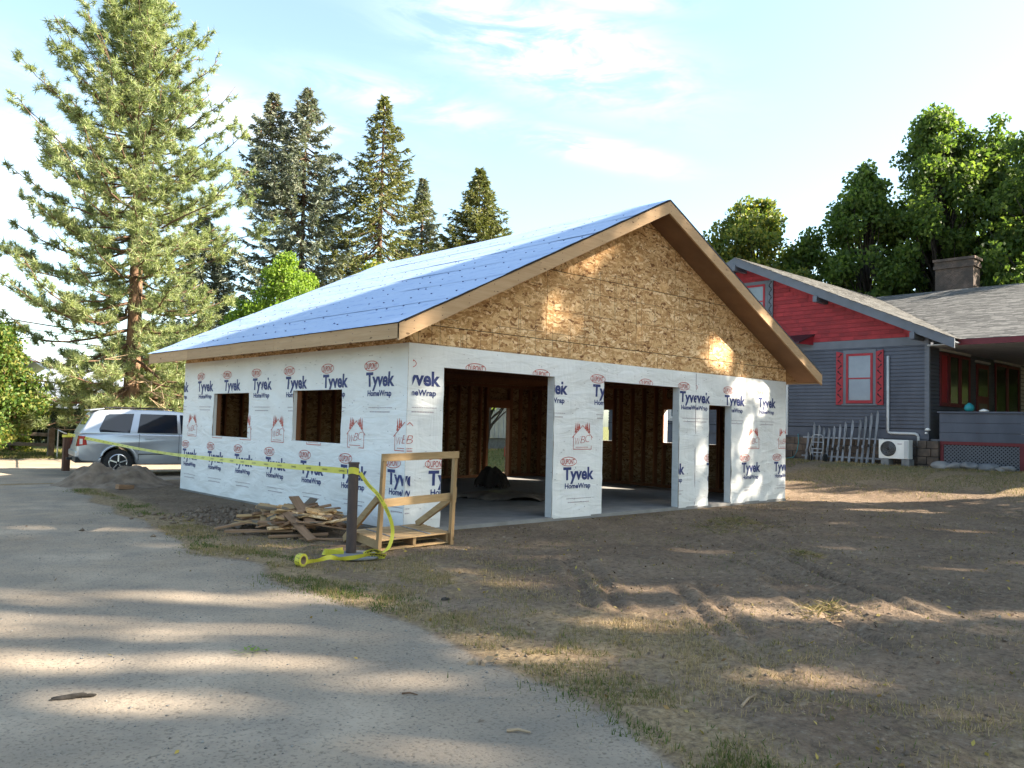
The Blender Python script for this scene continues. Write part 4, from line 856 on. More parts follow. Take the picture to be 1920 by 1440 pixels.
# shade trees standing out of frame on the right; gaps in their crowns let the dapples through
def bigprof(R, lo, hi, seed):
    rr = np.random.default_rng(seed).uniform(.85, 1.2, 9)
    def f(t, a): return 0 if t < lo else R*min(1, 3.2*(t-lo)/(1-lo)+.35)*min(1, (1.02-t)*4.5)*float(np.interp(a, np.linspace(0, 6.283, 9), rr))
    return f
for i, (cc, ss, R, H) in enumerate(((-15, 27, 3.0, 24), (-11.8, 28, 3.0, 25), (-8.6, 27, 3.0, 25), (-5.3, 28, 3.0, 26), (-2.0, 27, 3.0, 26), (1.2, 28, 3.0, 27), (3.6, 29.5, 2.8, 28), (5.2, 22, 2.5, 17))):
    sa = SUN.x; sn = math.hypot(sa, 1); x = (ss*sa+cc)/sn; y = (-ss+cc*sa)/sn
    lab = ['tall shade tree first from the left in the row beside the drive', 'tall shade tree second from the left in the row beside the drive', 'tall shade tree third from the left in the row beside the drive', 'tall shade tree in the middle of the row beside the drive', 'tall shade tree third from the right in the row beside the drive', 'tall shade tree second from the right in the row beside the drive', 'tallest shade tree, last at the right of the row beside the drive', 'lower shade tree nearest the grey house porch'][i]
    broadleaf('shade_tree', lab, 'tree', (x, y, 0), H, bigprof(R, (.25 if i < 6 else .4) if i < 7 else .2, 1, i), 150 if i < 7 else 90, 21000 if i < 7 else 13000, .36, LEAFD, 80+i, bark=BARKD, group='shade trees beside the drive', trunk_r=.38, clump=1.15, keep=shade_keep, cz=.95)
# ------------------------------------------------------------------ neighbouring house
X0 = 19.5; YC = -.07; YB = 12.77; RY = 6.35
Hs = thing('house', 'slate blue bungalow with red shingled gable and grey shingle roof', 'house', (X0+4, RY, .5))
def lap_rows(name, fn, z0, z1, exp, u0f, mat):
    """lapped boards: fn(u, z, out) -> point"""
    mb = MB(); z = z0
    while z < z1-.01:
        a, b = u0f(z); t = min(z+exp-.03, z1); V = [fn(a, z, .032), fn(b, z, .032), fn(b, t, .028), fn(a, t, .028), fn(a, z, 0), fn(b, z, 0)]
        mb.add(V, [(0, 1, 2, 3), (4, 5, 1, 0)]); z += exp
    o = mb.build(name, mat, Hs); o['kind'] = 'stuff'; return o
core = MB().box(X0+.01, 30.5, YC+.01, YB, .3, 4.62); core.build('wall', BLUEG, Hs)
lap_rows('siding', lambda u, z, d: (X0-d, u, z), 1.78, 4.36, .116, lambda z: (YC+.1, YB), BLUEG)
lap_rows('siding', lambda u, z, d: (u, YC-d, z), 1.45, 4.30, .116, lambda z: (X0+.1, 28.4), BLUEG)
lap_rows('siding', lambda u, z, d: (u, YC-d, z), 1.45, 4.30, .15, lambda z: (28.5, 30.4), PALEW)  # far end of the wall in a paler colour standing in for sunlight
B(X0-.040, X0+.09, YC-.040, YC+.1, 1.74, 4.37).build('corner_board', TRIMG, Hs); B(X0-.03, X0, YC-.02, YB, 4.37, 4.63).build('frieze_board', TRIMG, Hs)
B(X0-.028, X0, YC-.02, YB, 1.44, 1.775).build('skirt_board', BLUEG, Hs); B(X0-.04, X0, YC-.03, YB, 1.745, 1.765).build('water_table', DARK, Hs)
def gz_roof(y): return 7.83-.456*abs(y-RY)
gb = MB().prism([(X0+.01, YC, 4.63), (X0+.01, YB, 4.63), (X0+.01, RY, gz_roof(RY)-.25)], (.1, 0, 0)).build('gable', REDW, Hs)
rng = random.Random(5); z = 4.64; r = 0
shm = None
while z < 7.3:
    y = -.2+(r % 2)*.17
    while y < 6.6:
        w = rng.choice([.28, .36, .44]); top = gz_roof(min(y, RY))-.27
        if z+.145 < top and y+w < 6.7:
            MB().add([(X0-.018, y+.004, z), (X0-.018, y+w-.004, z), (X0-.012, y+w-.004, z+.122), (X0-.012, y+.004, z+.122), (X0+.006, y+.004, z), (X0+.006, y+w-.004, z)], [(0, 1, 2, 3), (4, 5, 1, 0)]).build('shingle', REDW, gb)
        y += w
    z += .142; r += 1
# roofs: slabs with courses of shingle tabs
def roof_slab(name, poly, th, mat): return MB().prism(poly, (0, 0, -th)).build(name, mat, Hs)
hr = roof_slab('roof', [(18.8, -1.06, gz_roof(-1.06)), (18.8, RY, 7.83), (30.55, RY, 7.83)], .09, SHING)
roof_slab('roof', [(18.8, RY, 7.83), (30.55, RY, 7.83), (30.55, 13.7, gz_roof(13.7)), (18.8, 13.7, gz_roof(13.7))], .09, SHING)
wr = roof_slab('porch_roof', [(19.3, -8, 4.46), (30.55, -8, 7.835), (30.55, RY, 7.835), (19.3, -1.04, 4.46)], .10, SHING)
roof_slab('porch_roof', [(30.55, -8, 7.835), (42, -8, 4.4), (42, 13.7, 4.4), (30.55, 13.7, 7.835)], .10, SHING)
def tabs(o, e, upv, width, height, inside, parent):
    """shingle courses on a roof plane: o origin, e along the eave, upv up the slope"""
    o, e, upv = Vector(o), Vector(e).normalized(), Vector(upv).normalized(); n = e.cross(upv).normalized()
    if n.z < 0: n = -n
    V = []; F = []; r_ = random.Random(9); v = 0; row = 0
    while v < height:
        u = -(row % 3)*.11-r_.random()*.05
        while u < width:
            w = r_.choice([.2, .33, .33]); c = o+e*(u+w/2)+upv*(v+.07)
            if inside(c):
                th = r_.uniform(.008, .014); a = o+e*(u+.004)+upv*v; b = o+e*(u+w-.004)+upv*v; k = len(V)
                V += [a+n*th, b+n*th, b+upv*.132+n*.004, a+upv*.132+n*.004, a+n*.001, b+n*.001]; F += [(k, k+1, k+2, k+3), (k+4, k+5, k+1, k)]
            u += w
        v += .145; row += 1
    mb = MB(); mb.add(V, F); t = mb.build('shingle_courses', TABS, parent, fixn=False); t['kind'] = 'stuff'
tabs((19.3, -8, 4.462), (0, 1, 0), (1, 0, .30), 14.4, 11.7, lambda c: c.y < RY-(7.83-4.46-.3*(c.x-19.3))/.456, wr)
tabs((18.8, -1.06, gz_roof(-1.06)+.002), (1, 0, 0), (0, 1, .456), 11.8, 8.1, lambda c: c.x < 30.4 and c.y > RY-(7.83-4.46-.3*(c.x-19.3))/.456, hr)
for s in (-1, 1):      # barge boards and brackets
    ye = RY+s*7.41; MB().prism([(18.78, RY, 7.83-.01), (18.78, ye, gz_roof(ye)-.01), (18.78, ye, gz_roof(ye)-.30), (18.78, RY, 7.83-.31)], (.05, 0, 0)).build('barge_board', TRIMG, Hs)
    MB().prism([(18.84, RY, 7.83-.10), (18.84, ye, gz_roof(ye)-.10), (18.84, ye, gz_roof(ye)-.13), (18.84, RY, 7.83-.13)], (.66, 0, 0)).build('eave_lining', TRIMG, Hs)
for y in (.12, 3.24, 6.35, 9.5):
    zz = gz_roof(y)-.36; mb = MB().box(18.70, X0, y-.07, y+.07, zz-.14, zz+.06); mb.build('bracket', TRIMG, Hs)
B(19.26, 19.30, -8, -1.0, 4.28, 4.45).build('eave_board', DKRED, Hs)
B(19.31, 30.4, -8, YC-.03, 4.31, 4.34).build('porch_ceiling', PALEW, Hs)
def sash_window(name, pt, u0, u1, z0, z1, fr, gl, bar=True, casing=None, fw=.075):
    """pt(u, z, out)"""
    def bx(mb, a, b, c, d, o0, o1): P = [pt(u, z, o) for o in (o0, o1) for u, z in ((a, c), (b, c), (b, d), (a, d))]; mb.add(P, [(0, 1, 2, 3), (7, 6, 5, 4), (0, 4, 5, 1), (1, 5, 6, 2), (2, 6, 7, 3), (3, 7, 4, 0)])
    w = MB(); bx(w, u0, u1, z0, z1, .02, .035); W_ = w.build(name, DARK, Hs)
    f = MB(); bx(f, u0, u0+fw, z0, z1, .036, .075); bx(f, u1-fw, u1, z0, z1, .036, .075); bx(f, u0+fw, u1-fw, z1-fw, z1, .036, .075); bx(f, u0+fw, u1-fw, z0, z0+fw*1.3, .036, .08)
    if bar: zm = (z0+z1)/2; bx(f, u0+fw, u1-fw, zm-.02, zm+.02, .036, .07)
    f.build('frame', fr, W_)
    zz = [(z0+fw*1.3, (z0+z1)/2-.02), ((z0+z1)/2+.02, z1-fw)] if bar else [(z0+fw*1.3, z1-fw)]
    for a, b in zz: g = MB(); bx(g, u0+fw, u1-fw, a, b, .036, .046+(.012 if a > z0+.3 else 0)); g.build('pane', gl, W_)
    if casing:
        c = MB(); cw = .10; bx(c, u0-cw, u0-.004, z0-.02, z1+.12, .02, .06); bx(c, u1+.004, u1+cw, z0-.02, z1+.12, .02, .06); bx(c, u0-.004, u1+.004, z1+.004, z1+.12, .02, .06); bx(c, u0-cw-.04, u1+cw+.04, z0-.07, z0-.021, .02, .085); c.build('casing', casing, W_)
    return W_
front = lambda u, z, o: (X0-o, u, z); side = lambda u, z, o: (u, YC-o, z)
sash_window('window', front, 1.62, 2.50, 2.55, 4.18, REDT, GLASS, casing=TRIMG)
def shutter(y0, y1, z0, z1, mat, seed, slope):
    MB().prism([(X0-.03, y0, z0), (X0-.03, y1, z0), (X0-.03, y1, z1+(.06 if slope < 0 else 0)), (X0-.03, y0, z1+(.06 if slope > 0 else 0))], (-.04, 0, 0)).build('shutter', mat, Hs)
    v = MB(); yc = (y0+y1)/2; h = y1-y0; n = 9; rr = random.Random(seed)
    for k in range(n):      # vine cut through the shutter: stem pieces and leaves
        zc = z0+.1+(z1-z0-.2)*k/(n-1); s = 1 if k % 2 else -1
        for (dy0, dz0, dy1, dz1, ww) in ((-.22*s, -.05, .16*s, .03, .028), (.16*s, .03, .24*s, .075, .045)):
            a = Vector((X0-.071, yc+dy0*h, zc+dz0)); b = Vector((X0-.071, yc+dy1*h, zc+dz1)); v.beam(a, b, .004, ww, (0, -(b-a).z, (b-a).y))
    v.build('vine_cutout', DARK, Hs)['kind'] = 'stuff'
shutter(2.60, 2.84, 2.50, 4.22, REDT, 1, -1); shutter(1.28, 1.52, 2.50, 4.22, REDT, 2, 1)
sash_window('window', front, 5.50, 6.35, 5.62, 6.85, REDT, GLASS, casing=TRIMG); sash_window('window', front, 6.46, 7.2, 5.62, 6.85, REDT, GLASS, casing=TRIMG)
shutter(5.19, 5.39, 5.6, 6.95, TRIMG, 3, 1)
sash_window('window', front, 8.2, 9.6, 1.95, 3.5, PALEW, GLASS, casing=PALEW)
MB().prism([(X0, 3.62, 4.93), (X0, 5.9, 4.93), (18.72, 5.95, 4.60), (18.72, 3.80, 4.60)], (0, 0, -.04)).build('awning', MAROON, Hs)
MB().prism([(X0, 3.66, 4.88), (18.76, 3.84, 4.55), (X0, 3.66, 4.55)], (0, .04, 0)).build('awning_bracket', REDT, Hs)
B(X0-.05, X0, 4.58, 4.72, 1.45, 4.36).build('trim_board', PALEW, Hs)
mb = MB(); mb.tube([(X0-.07, 1.13, 4.06), (X0-.07, 1.13, 1.70), (X0-.07, 1.10, 1.63), (X0-.07, 1.04, 1.61), (X0-.07, .30, 1.60), (X0-.07, .23, 1.57), (X0-.07, .20, 1.50), (X0-.07, .20, 1.22)], .042, 10); mb.build('refrigerant_pipe', PALEW, Hs, smooth=True)
mb = MB(); mb.lathe((X0-.14, -.10, 1.70), [(.02, 0), (.09, .015), (.05, .07), (.015, .09)], 12); mb.lathe((X0-.14, -.06, 1.60), [(.03, 0), (.045, .02), (.03, .06)], 10); mb.build('flood_light', WHITEP, Hs, smooth=True)
# stone foundation: stones one by one
rng = random.Random(8); z = .42; r = 0
B(X0+.03, X0+.2, YC+.1, YB, .3, 1.44).build('foundation', STONE, Hs)
def stone(x, y0, y1, z0, z1):
    B(x-rng.uniform(.0, .035), X0+.03, y0+.007, y1-.007, z0+.007, z1-.007).build('stone', STONE, Hs, bevel=.015)
while z < 1.40:
    h = .245; y = .25-(r % 2)*.2
    while y < 5.2: w = rng.uniform(.32, .62); stone(X0-.03, max(y, .21), y+w, z, z+h); y += w
    stone(X0-.16, -.42, -.08 if r % 2 else -.2, z, z+h); stone(X0-.16, -.08 if r % 2 else -.2, .2, z, z+h)
    z += h; r += 1
# porch: floor, knee wall of wide boards, lattice
B(X0+.1, 30.4, -8, YC-.03, 1.36, 1.45).build('porch_floor', TRIMG, Hs)
for a, b in ((1.40, 1.66), (1.67, 1.95), (1.96, 2.24)): B(X0-.03, X0+.06, -8, -.40, a, b).build('knee_wall_board', BLUEG, Hs)
B(X0-.09, X0+.13, -8, -.36, 2.25, 2.30).build('ledge', BLUEG, Hs)
B(X0-.05, X0+.05, -2.70, -.42, 1.30, 1.395).build('lattice_trim', DKRED, Hs); B(X0-.05, X0+.05, -2.72, -2.56, .45, 1.295).build('lattice_trim', DKRED, Hs); B(X0-.05, X0+.05, -.52, -.43, .45, 1.295).build('lattice_trim', DKRED, Hs)
B(X0+.25, X0+.3, -8, -.45, .2, 1.4).build('underfloor', DARK, Hs); B(X0-.03, X0+.06, -8, -2.73, .3, 1.39).build('knee_wall_board', BLUEG, Hs)
lt = MB(); y = -3.5
while y < .35:
    for s in (1, -1):
        a = Vector((X0-.012+s*.008, y, .55)); b = Vector((X0-.012+s*.008, y+.74*s, 1.29))
        lo, hi = -2.56, -.52
        t0, t1 = 0., 1.
        for lim, sg in ((lo, 1), (hi, -1)):
            fa, fb = sg*(a.y-lim), sg*(b.y-lim)
            if fa < 0 and fb < 0: t0, t1 = 1, 0; break
            if fa < 0: t0 = max(t0, fa/(fa-fb))
            elif fb < 0: t1 = min(t1, fa/(fa-fb))
        if t1-t0 > .05: p, q = a+(b-a)*t0, a+(b-a)*t1; lt.beam(p, q, .008, .034, (0, -(q-p).z, (q-p).y))
    y += .105
o = lt.build('lattice', TRIMG, Hs); o['kind'] = 'stuff'
# porch openings on the side wall
for a, b in ((20.3, 21.0), (21.05, 22.0), (22.05, 22.95)): sash_window('window', side, a, b, 2.50, 4.2, DKRED, DGLASS if a > 20.5 else REDT, bar=False, fw=.09)
for a, b in ((25.5, 26.8), (26.85, 28.2)): sash_window('window', side, a, b, 2.3, 4.2, DKRED, DGLASS, bar=False, fw=.09)
dr = B(23.6, 24.8, YC-.06, YC-.02, 1.46, 4.05).build('door', DKRED, Hs); B(23.75, 24.65, YC-.07, YC-.061, 2.95, 3.9).build('pane', DGLASS, dr); B(23.78, 24.62, YC-.068, YC-.061, 1.6, 2.7).build('panel', MAROON, dr)
for a, b, zt in ((20.3, 22.95, 4.24), (23.5, 24.9, 4.1), (25.4, 28.3, 4.24)): B(a, b, YC-.09, YC-.02, zt, zt+.07).build('lintel', PALEW, Hs)
# chimney
ch = MB(); cx0, cx1, cy0, cy1 = 31.2, 32.0, 2.42, 3.98
ch.box(cx0, cx1, cy0, cy1, 6.5, 8.9).box(cx0-.06, cx1+.06, cy0-.06, cy1+.06, 8.902, 9.05).box(cx0-.02, cx1+.02, cy0-.02, cy1+.02, 9.052, 9.22).box(cx0-.08, cx1+.08, cy0-.08, cy1+.08, 9.222, 9.34)
ch.build('chimney', BRICK, Hs)

# things against the house
hz = gz(18.9, .7)
ac = thing('heat_pump', 'white outdoor heat pump unit with round fan on two blocks under the pipe', 'heat pump', (18.98, .70, hz+.2))
B(18.82, 19.14, .25, 1.16, hz+.215, hz+.80).build('case', WHITEP, ac, bevel=.015)
B(18.80, 18.819, .27, .38, hz+.24, hz+.77).build('end_panel', PALEW, ac, bevel=.004)
fan = MB().lathe((18.817, .86, hz+.52), [(.235, 0), (.235, -.016), (.215, -.02), (.20, -.006), (.03, -.004)], 36, 'x').build('fan_guard', BLACKPL, ac)
gr = MB()
for k in range(1, 8): 
    r = .03*k; pts = [(18.795, .86+r*math.cos(t), hz+.52+r*math.sin(t)) for t in np.linspace(0, 6.283, 25)]; gr.tube(pts, .003, 4, cap=False)
gr.build('guard_rings', ALU, fan)['kind'] = 'stuff'; MB().lathe((18.80, .86, hz+.52), [(.045, 0), (.04, -.015)], 16, 'x').build('hub', BLACKPL, fan)
B(18.809, 18.8195, .45, .58, hz+.66, hz+.69).build('badge', GREYP, ac)
mb = MB(); mb.tube([(19.1, .235, hz+.7), (19.1, .18, hz+.66), (19.1, .17, hz+.4), (19.1, .235, hz+.32)], .015, 6); mb.build('hose', BLACKPL, ac)
for y, lab in ((.96, 'grey concrete block under the left end of the heat pump'), (.34, 'grey concrete block under the right end of the heat pump')):
    tag(B(18.80, 19.16, y-.12, y+.12, hz-.06, hz+.205).build('concrete_block', CONCD, bevel=.01), lab, 'block', 'blocks under the heat pump')
sf = thing('picket_fence', 'row of old grey skis fixed upright as a fence against the blue wall', 'fence', (19.1, 2.6, hz))
skx = [1522, 1534, 1544, 1553, 1563, 1573, 1584, 1594, 1607, 1621, 1631, 1641, 1652]; skt = [810, 790.6, 796, 800, 801, 797, 794, 789, 785, 784, 777.5, 772, 768]
for k, (a, b) in enumerate(zip(skx, skt)):
    y = 3.72-(a-1522)*.01792; zt = 1.57+(810-b)*.0176; zb = hz-.03; lean = .02+.085*k/12; x = 19.12; n = 9
    prof = [(0, .036), (.08, .042), (.3, .030), (.45, .029), (.6, .033), (.84, .044), (.93, .036), (.98, .018), (1.0, .003)]; L_ = []; R_ = []
    for t, w in prof:
        yy = y+lean*(1-t)-lean*.2; z = zb+(zt-zb)*t; xx = x+.17*t-(.06*max(0, t-.9)/.1); L_.append((xx, yy+w, z)); R_.append((xx, yy-w, z))
    mb = MB(); V = []; F = []
    for i in range(n): V += [L_[i], R_[i], (L_[i][0]+.014, L_[i][1], L_[i][2]), (R_[i][0]+.014, R_[i][1], R_[i][2])]
    for i in range(n-1):
        p, q = 4*i, 4*i+4; F += [(p, q, q+1, p+1), (p+2, p+3, q+3, q+2), (p, p+2, q+2, q), (p+1, q+1, q+3, p+3)]
    sk = mb.add(V, F).build('ski', GREYW, sf)
    zc = zb+(zt-zb)*.34; B(x+.02, x+.055, y+lean*.5-.028, y+lean*.5+.028, zc, zc+.09).build('binding', BLACKPL if k % 2 else GREYW, sk)
for zz, xx in ((hz+.18, 19.17), (hz+.80, 19.26)): MB().beam((xx, 3.9, zz), (xx, 1.22, zz), .03, .05).build('rail', GREYW, sf)
MB().beam((19.17, 1.22, hz+.15), (19.27, 1.22, hz+.82), .03, .03).build('end_post', ALU, sf)
ht = thing('hand_truck', 'light metal hand truck standing against the old skis', 'hand truck', (18.9, 3.25, hz)); mb = MB(); q = .21
mb.tube([(18.92, 3.25-q, hz+.05), (18.98, 3.25-q, hz+.62), (19.0, 3.25-q*.85, hz+.84), (19.0, 3.25-q*.6, hz+.88), (19.0, 3.25+q*.6, hz+.88), (19.0, 3.25+q*.85, hz+.84), (18.98, 3.25+q, hz+.62), (18.92, 3.25+q, hz+.05)], .016, 8); mb.build('frame', ALU, ht, smooth=True)
for zz in (.3, .42, .64): MB().tube([(18.93+zz*.08, 3.25-q, hz+zz), (18.93+zz*.08, 3.25+q, hz+zz)], .013, 8).build('cross_bar', ALU, ht)
B(18.72, 18.93, 3.25-q, 3.25+q, hz-.02, hz-.004).build('toe_plate', ALU, ht)
for s in (-1, 1):
    MB().tube([(18.93, 3.25+s*q, hz+.2), (18.90, 3.25+s*(q+.03), hz+.42), (18.97, 3.25+s*q, hz+.58)], .012, 6).build('wheel_guard', ALU, ht)
    MB().lathe((19.0, 3.25+s*(q+.05)-.03, hz+.13), [(.06, 0), (.13, .005), (.135, .03), (.13, .055), (.06, .06)], 20, 'y').build('wheel', RUBBER, ht)
mb = MB(); mb.tube([(19.36, 4.14, 1.5), (19.36, 4.12, 1.2), (19.34, 4.17, .9), (19.25, 4.24, hz+.1), (19.1, 4.5, hz+.03), (18.9, 4.8, hz+.03)], .012, 6); tag(mb.build('garden_hose', TEAL), 'thin green hose hanging on the stone foundation left of the skis', 'hose')
for k, (y, s, l) in enumerate(((-.62, .30, 'light flat stone at the left end of the heap below the porch lattice'), (-.98, .26, 'pale stone slab second from the left below the porch lattice'), (-1.38, .32, 'dark flat stone in the middle below the porch lattice'), (-1.85, .34, 'grey rubble stone right of the middle below the porch lattice'), (-2.3, .26, 'small grey stone at the right end below the porch lattice'))):
    bm = bmesh.new(); bmesh.ops.create_icosphere(bm, subdivisions=3, radius=1)
    for v in bm.verts:
        f = .75+.5*vnoise(np.array([v.co.x*1.6+k*7]), np.array([v.co.y*1.6+v.co.z]), 3)[0]; v.co = Vector((v.co.x*s*.8*f, v.co.y*s*f, v.co.z*s*.42*f))
    me = bpy.data.meshes.new('stone_slab'); bm.to_mesh(me); bm.free(); me.materials.append(CONCD if k in (2, 3) else CONC); o = bpy.data.objects.new('stone_slab', me); COL.objects.link(o); o.location = (19.05, y, gz(19.05, y)+s*.22); o.rotation_euler = (.1, .25*((k % 2)-.5), k); tag(o, l, 'stone', 'stones below the porch')
ck = thing('porch_chair', 'red slatted chair on the shaded porch', 'chair', (24.6, -1.75, 1.45))
for k in range(5): MB().beam((24.95, -1.98+k*.115, 1.8), (25.25, -1.98+k*.115, 2.62+.05*(2-abs(k-2))), .02, .095, (0, 1, 0)).build('back_slat', REDT, ck)
for k in range(4): B(24.38+k*.13, 24.49+k*.13, -2.03, -1.47, 1.83-k*.02, 1.85-k*.02).build('seat_slat', REDT, ck)
for s in (-1, 1):
    MB().beam((24.36, -1.75+s*.3, 1.45), (24.38, -1.75+s*.3, 2.08), .04, .08).build('leg', REDT, ck); MB().beam((25.1, -1.75+s*.3, 1.45), (25.05, -1.75+s*.3, 2.08), .04, .06).build('leg', REDT, ck); B(24.3, 25.15, -1.75+s*.3-.06, -1.75+s*.3+.06, 2.082, 2.10).build('armrest', REDT, ck)
tag(MB().lathe((X0+.02, -1.22, 2.302), [(.05, 0), (.11, .03), (.14, .10), (.12, .18), (.06, .23), (.02, .26)], 18).build('lantern', TEAL, smooth=True), 'round teal lantern standing on the porch ledge', 'lantern')
tag(MB().lathe((X0+.02, -1.62, 2.302), [(.12, 0), (.14, .02), (.08, .06), (.02, .08)], 14).build('dish', WHITEP, smooth=True), 'small white dish on the porch ledge right of the teal lantern', 'dish')

# ------------------------------------------------------------------ silver car
hd = Vector((.985, -.17, 0)).normalized(); car = thing('parked_car', 'silver estate car parked behind the garage seen from its rear right side', 'car', (-.72, 14.18, GZ), rot=math.atan2(hd.y, hd.x))
lo = [(.02, .52), (.0, .66), (.03, .86), (.06, 1.10), (1.2, 1.14), (3.55, 1.10), (4.45, 1.0), (4.74, .86), (4.77, .55), (4.6, .34)]
def arch(cx, r=.42, z0=.34): return [(cx+r*math.cos(t), .36+r*math.sin(t)) for t in np.linspace(-.05, math.pi+.05, 13)]
bot = [(4.6, .34)]+arch(3.72)+[(3.2, .30)]+[(1.5, .30)]+arch(.98)+[(.45, .38), (.12, .40)]
prof = lo[:-1]+bot
def carprism(mb, prof, w0, w1=None, zs=None):
    n = len(prof); V = [(l, -w0, z) for l, z in prof]+[(l, w0, z) for l, z in prof]; mb.add(V, [tuple(range(n)), tuple(range(2*n-1, n-1, -1))]+[(i, (i+1) % n, n+(i+1) % n, n+i) for i in range(n)])
    return mb
body = carprism(MB(), prof, .955).build('body', SILVER, car, bevel=.05, local=True, smooth=True)
gh = [(.06, 1.10), (.16, 1.30), (.36, 1.66), (.5, 1.73), (1.2, 1.775), (2.2, 1.77), (2.75, 1.71), (3.05, 1.60), (3.72, 1.10)]
V = []; F = []; n = len(gh)
def hw(z): return .93-.19*max(0, (z-1.10)/.68)**1.2
V = [(l, -hw(z), z) for l, z in gh]+[(l, hw(z), z) for l, z in gh]; mb = MB().add(V, [tuple(range(n)), tuple(range(2*n-1, n-1, -1))]+[(i, (i+1) % n, n+(i+1) % n, n+i) for i in range(n)]); mb.build('cabin', SILVER, car, bevel=.035, local=True, smooth=True)
def sidepane(pts, mat=CARGL, name='side_window'):
    for s in (-1, 1):
        MB().prism([(l, s*(hw(z)+.001), z) for l, z in pts], (0, s*.007, .001)).build(name, mat, car, local=True)
sidepane([(.52, 1.16), (.50, 1.24), (.66, 1.60), (.74, 1.635), (1.34, 1.66), (1.24, 1.15)]); sidepane([(1.42, 1.15), (1.50, 1.66), (2.42, 1.655), (2.44, 1.15)]); sidepane([(2.53, 1.15), (2.50, 1.655), (2.72, 1.64), (2.98, 1.54), (3.45, 1.18), (3.44, 1.15)])
MB().add([(.125, -.72, 1.20), (.125, .72, 1.20), (.325, .64, 1.60), (.325, -.64, 1.60), (.115, -.72, 1.205), (.115, .72, 1.205), (.315, .64, 1.605), (.315, -.64, 1.605)], [(0, 1, 2, 3), (7, 6, 5, 4), (0, 4, 5, 1), (1, 5, 6, 2), (2, 6, 7, 3), (3, 7, 4, 0)]).build('rear_window', CARGL, car, local=True)
MB().prism([(.28, -.66, 1.71), (.28, .66, 1.71), (.62, .66, 1.765), (.62, -.66, 1.765)], (0, 0, .03)).build('spoiler', SILVER, car, local=True, bevel=.01)
B(-.04, .16, -.93, .93, .50, .66).build('rear_bumper', SILVER, car, local=True, bevel=.03); B(-.03, .42, -.90, .90, .36, .495).build('bumper_skirt', BLACKPL, car, local=True, bevel=.02); B(-.16, .05, -.06, .06, .40, .46).build('tow_hitch', BLACKPL, car, local=True)
for s in (-1, 1):
    tl = MB().prism([(.02, s*.80, .80), (.02, s*.962, .80), (.30, s*.962, .82), (.22, s*.962, 1.07), (.05, s*.962, 1.07), (.05, s*.80, 1.07)], (0, 0, .001)); mb = MB()
    P_ = [(-.005, s*.72, .80), (-.005, s*.964, .80), (.24, s*.964, .84), (.19, s*.964, 1.06), (.02, s*.964, 1.06), (.02, s*.72, 1.06)]
    mb.add([(-.012, s*.70, .79), (-.012, s*.968, .79), (.03, s*.968, 1.06), (.03, s*.70, 1.06), (.23, s*.968, .83), (.18, s*.968, 1.05)], [(0, 1, 2, 3), (1, 4, 5, 2)]).build('tail_light', REDGL, car, local=True)
    mb = MB(); y0, y1 = sorted((s*.969, s*.974)); mb.box(.05, .12, y0, y1, .84, .98).build('lamp_lens', WHTGL, car, local=True)
    y0, y1 = sorted((s*.956, s*.966)); 
    for a, b in ((1.46, 2.46), (2.49, 3.25)): B(a, b, y0, y1, .60, .66).build('side_moulding', SILVER, car, local=True, bevel=.003); B(a, b, y0-.0, y1+.002 if s > 0 else y1, .575, .598).build('moulding_strip', BLACKPL, car, local=True)
    for a in (1.60, 2.60): 
        y0, y1 = sorted((s*.956, s*.985)); B(a, a+.2, y0, y1, .99, 1.025).build('door_handle', SILVER, car, local=True, bevel=.008)
    for a in (1.47, 2.475): y0, y1 = sorted((s*.9545, s*.9565)); B(a-.005, a+.005, y0, y1, .42, 1.12).build('door_gap', DARK, car, local=True)
    mb = MB(); mb.tube([(.75, s*.66, 1.77), (.8, s*.66, 1.82), (2.3, s*.66, 1.815), (2.36, s*.66, 1.765)], .018, 6); mb.build('roof_rail', BLACKPL, car, local=True)
    for cx in (.98, 3.72):
        fl = MB(); pts = [(cx+.46*math.cos(t), s*.957, .36+.46*math.sin(t)) for t in np.linspace(.02, math.pi-.02, 15)]; fl.tube(pts, .035, 6); fl.build('wheel_arch', SILVER, car, local=True, smooth=True)
        wl = bpy.data.objects.new('wheel', None); COL.objects.link(wl); wl.parent = car; BASE[wl.name] = Vector((0, 0, 0))
        MB().lathe((cx, s*.83-.115, .36), [(.22, 0), (.33, .0), (.36, .03), (.362, .20), (.33, .23), (.22, .23)], 32, 'y').build('tyre', RUBBER, wl, local=True, smooth=False)
        MB().lathe((cx, s*.83-.02+s*.07, .36), [(.222, -.02), (.222, .02), (.19, .03 if s > 0 else -.03)], 28, 'y').build('rim_barrel', BLACKPL, wl, local=True)
        sp = MB()
        for k in range(5):
            a = 2*math.pi*k/5+.3; yy = s*.96; sp.beam((cx+.03*math.cos(a), yy-s*.02, .36+.03*math.sin(a)), (cx+.215*math.cos(a), yy-s*.03, .36+.215*math.sin(a)), .035, .075, (0, 1, 0))
        pts = [(cx+.215*math.cos(t), s*.94, .36+.215*math.sin(t)) for t in np.linspace(0, 6.283, 29)]; sp.tube(pts, .018, 6, cap=False); sp.build('rim', CHROME, wl, local=True)
B(.5, 3.4, -.85, .85, .30, .5).build('underbody', BLACKPL, car, local=True)

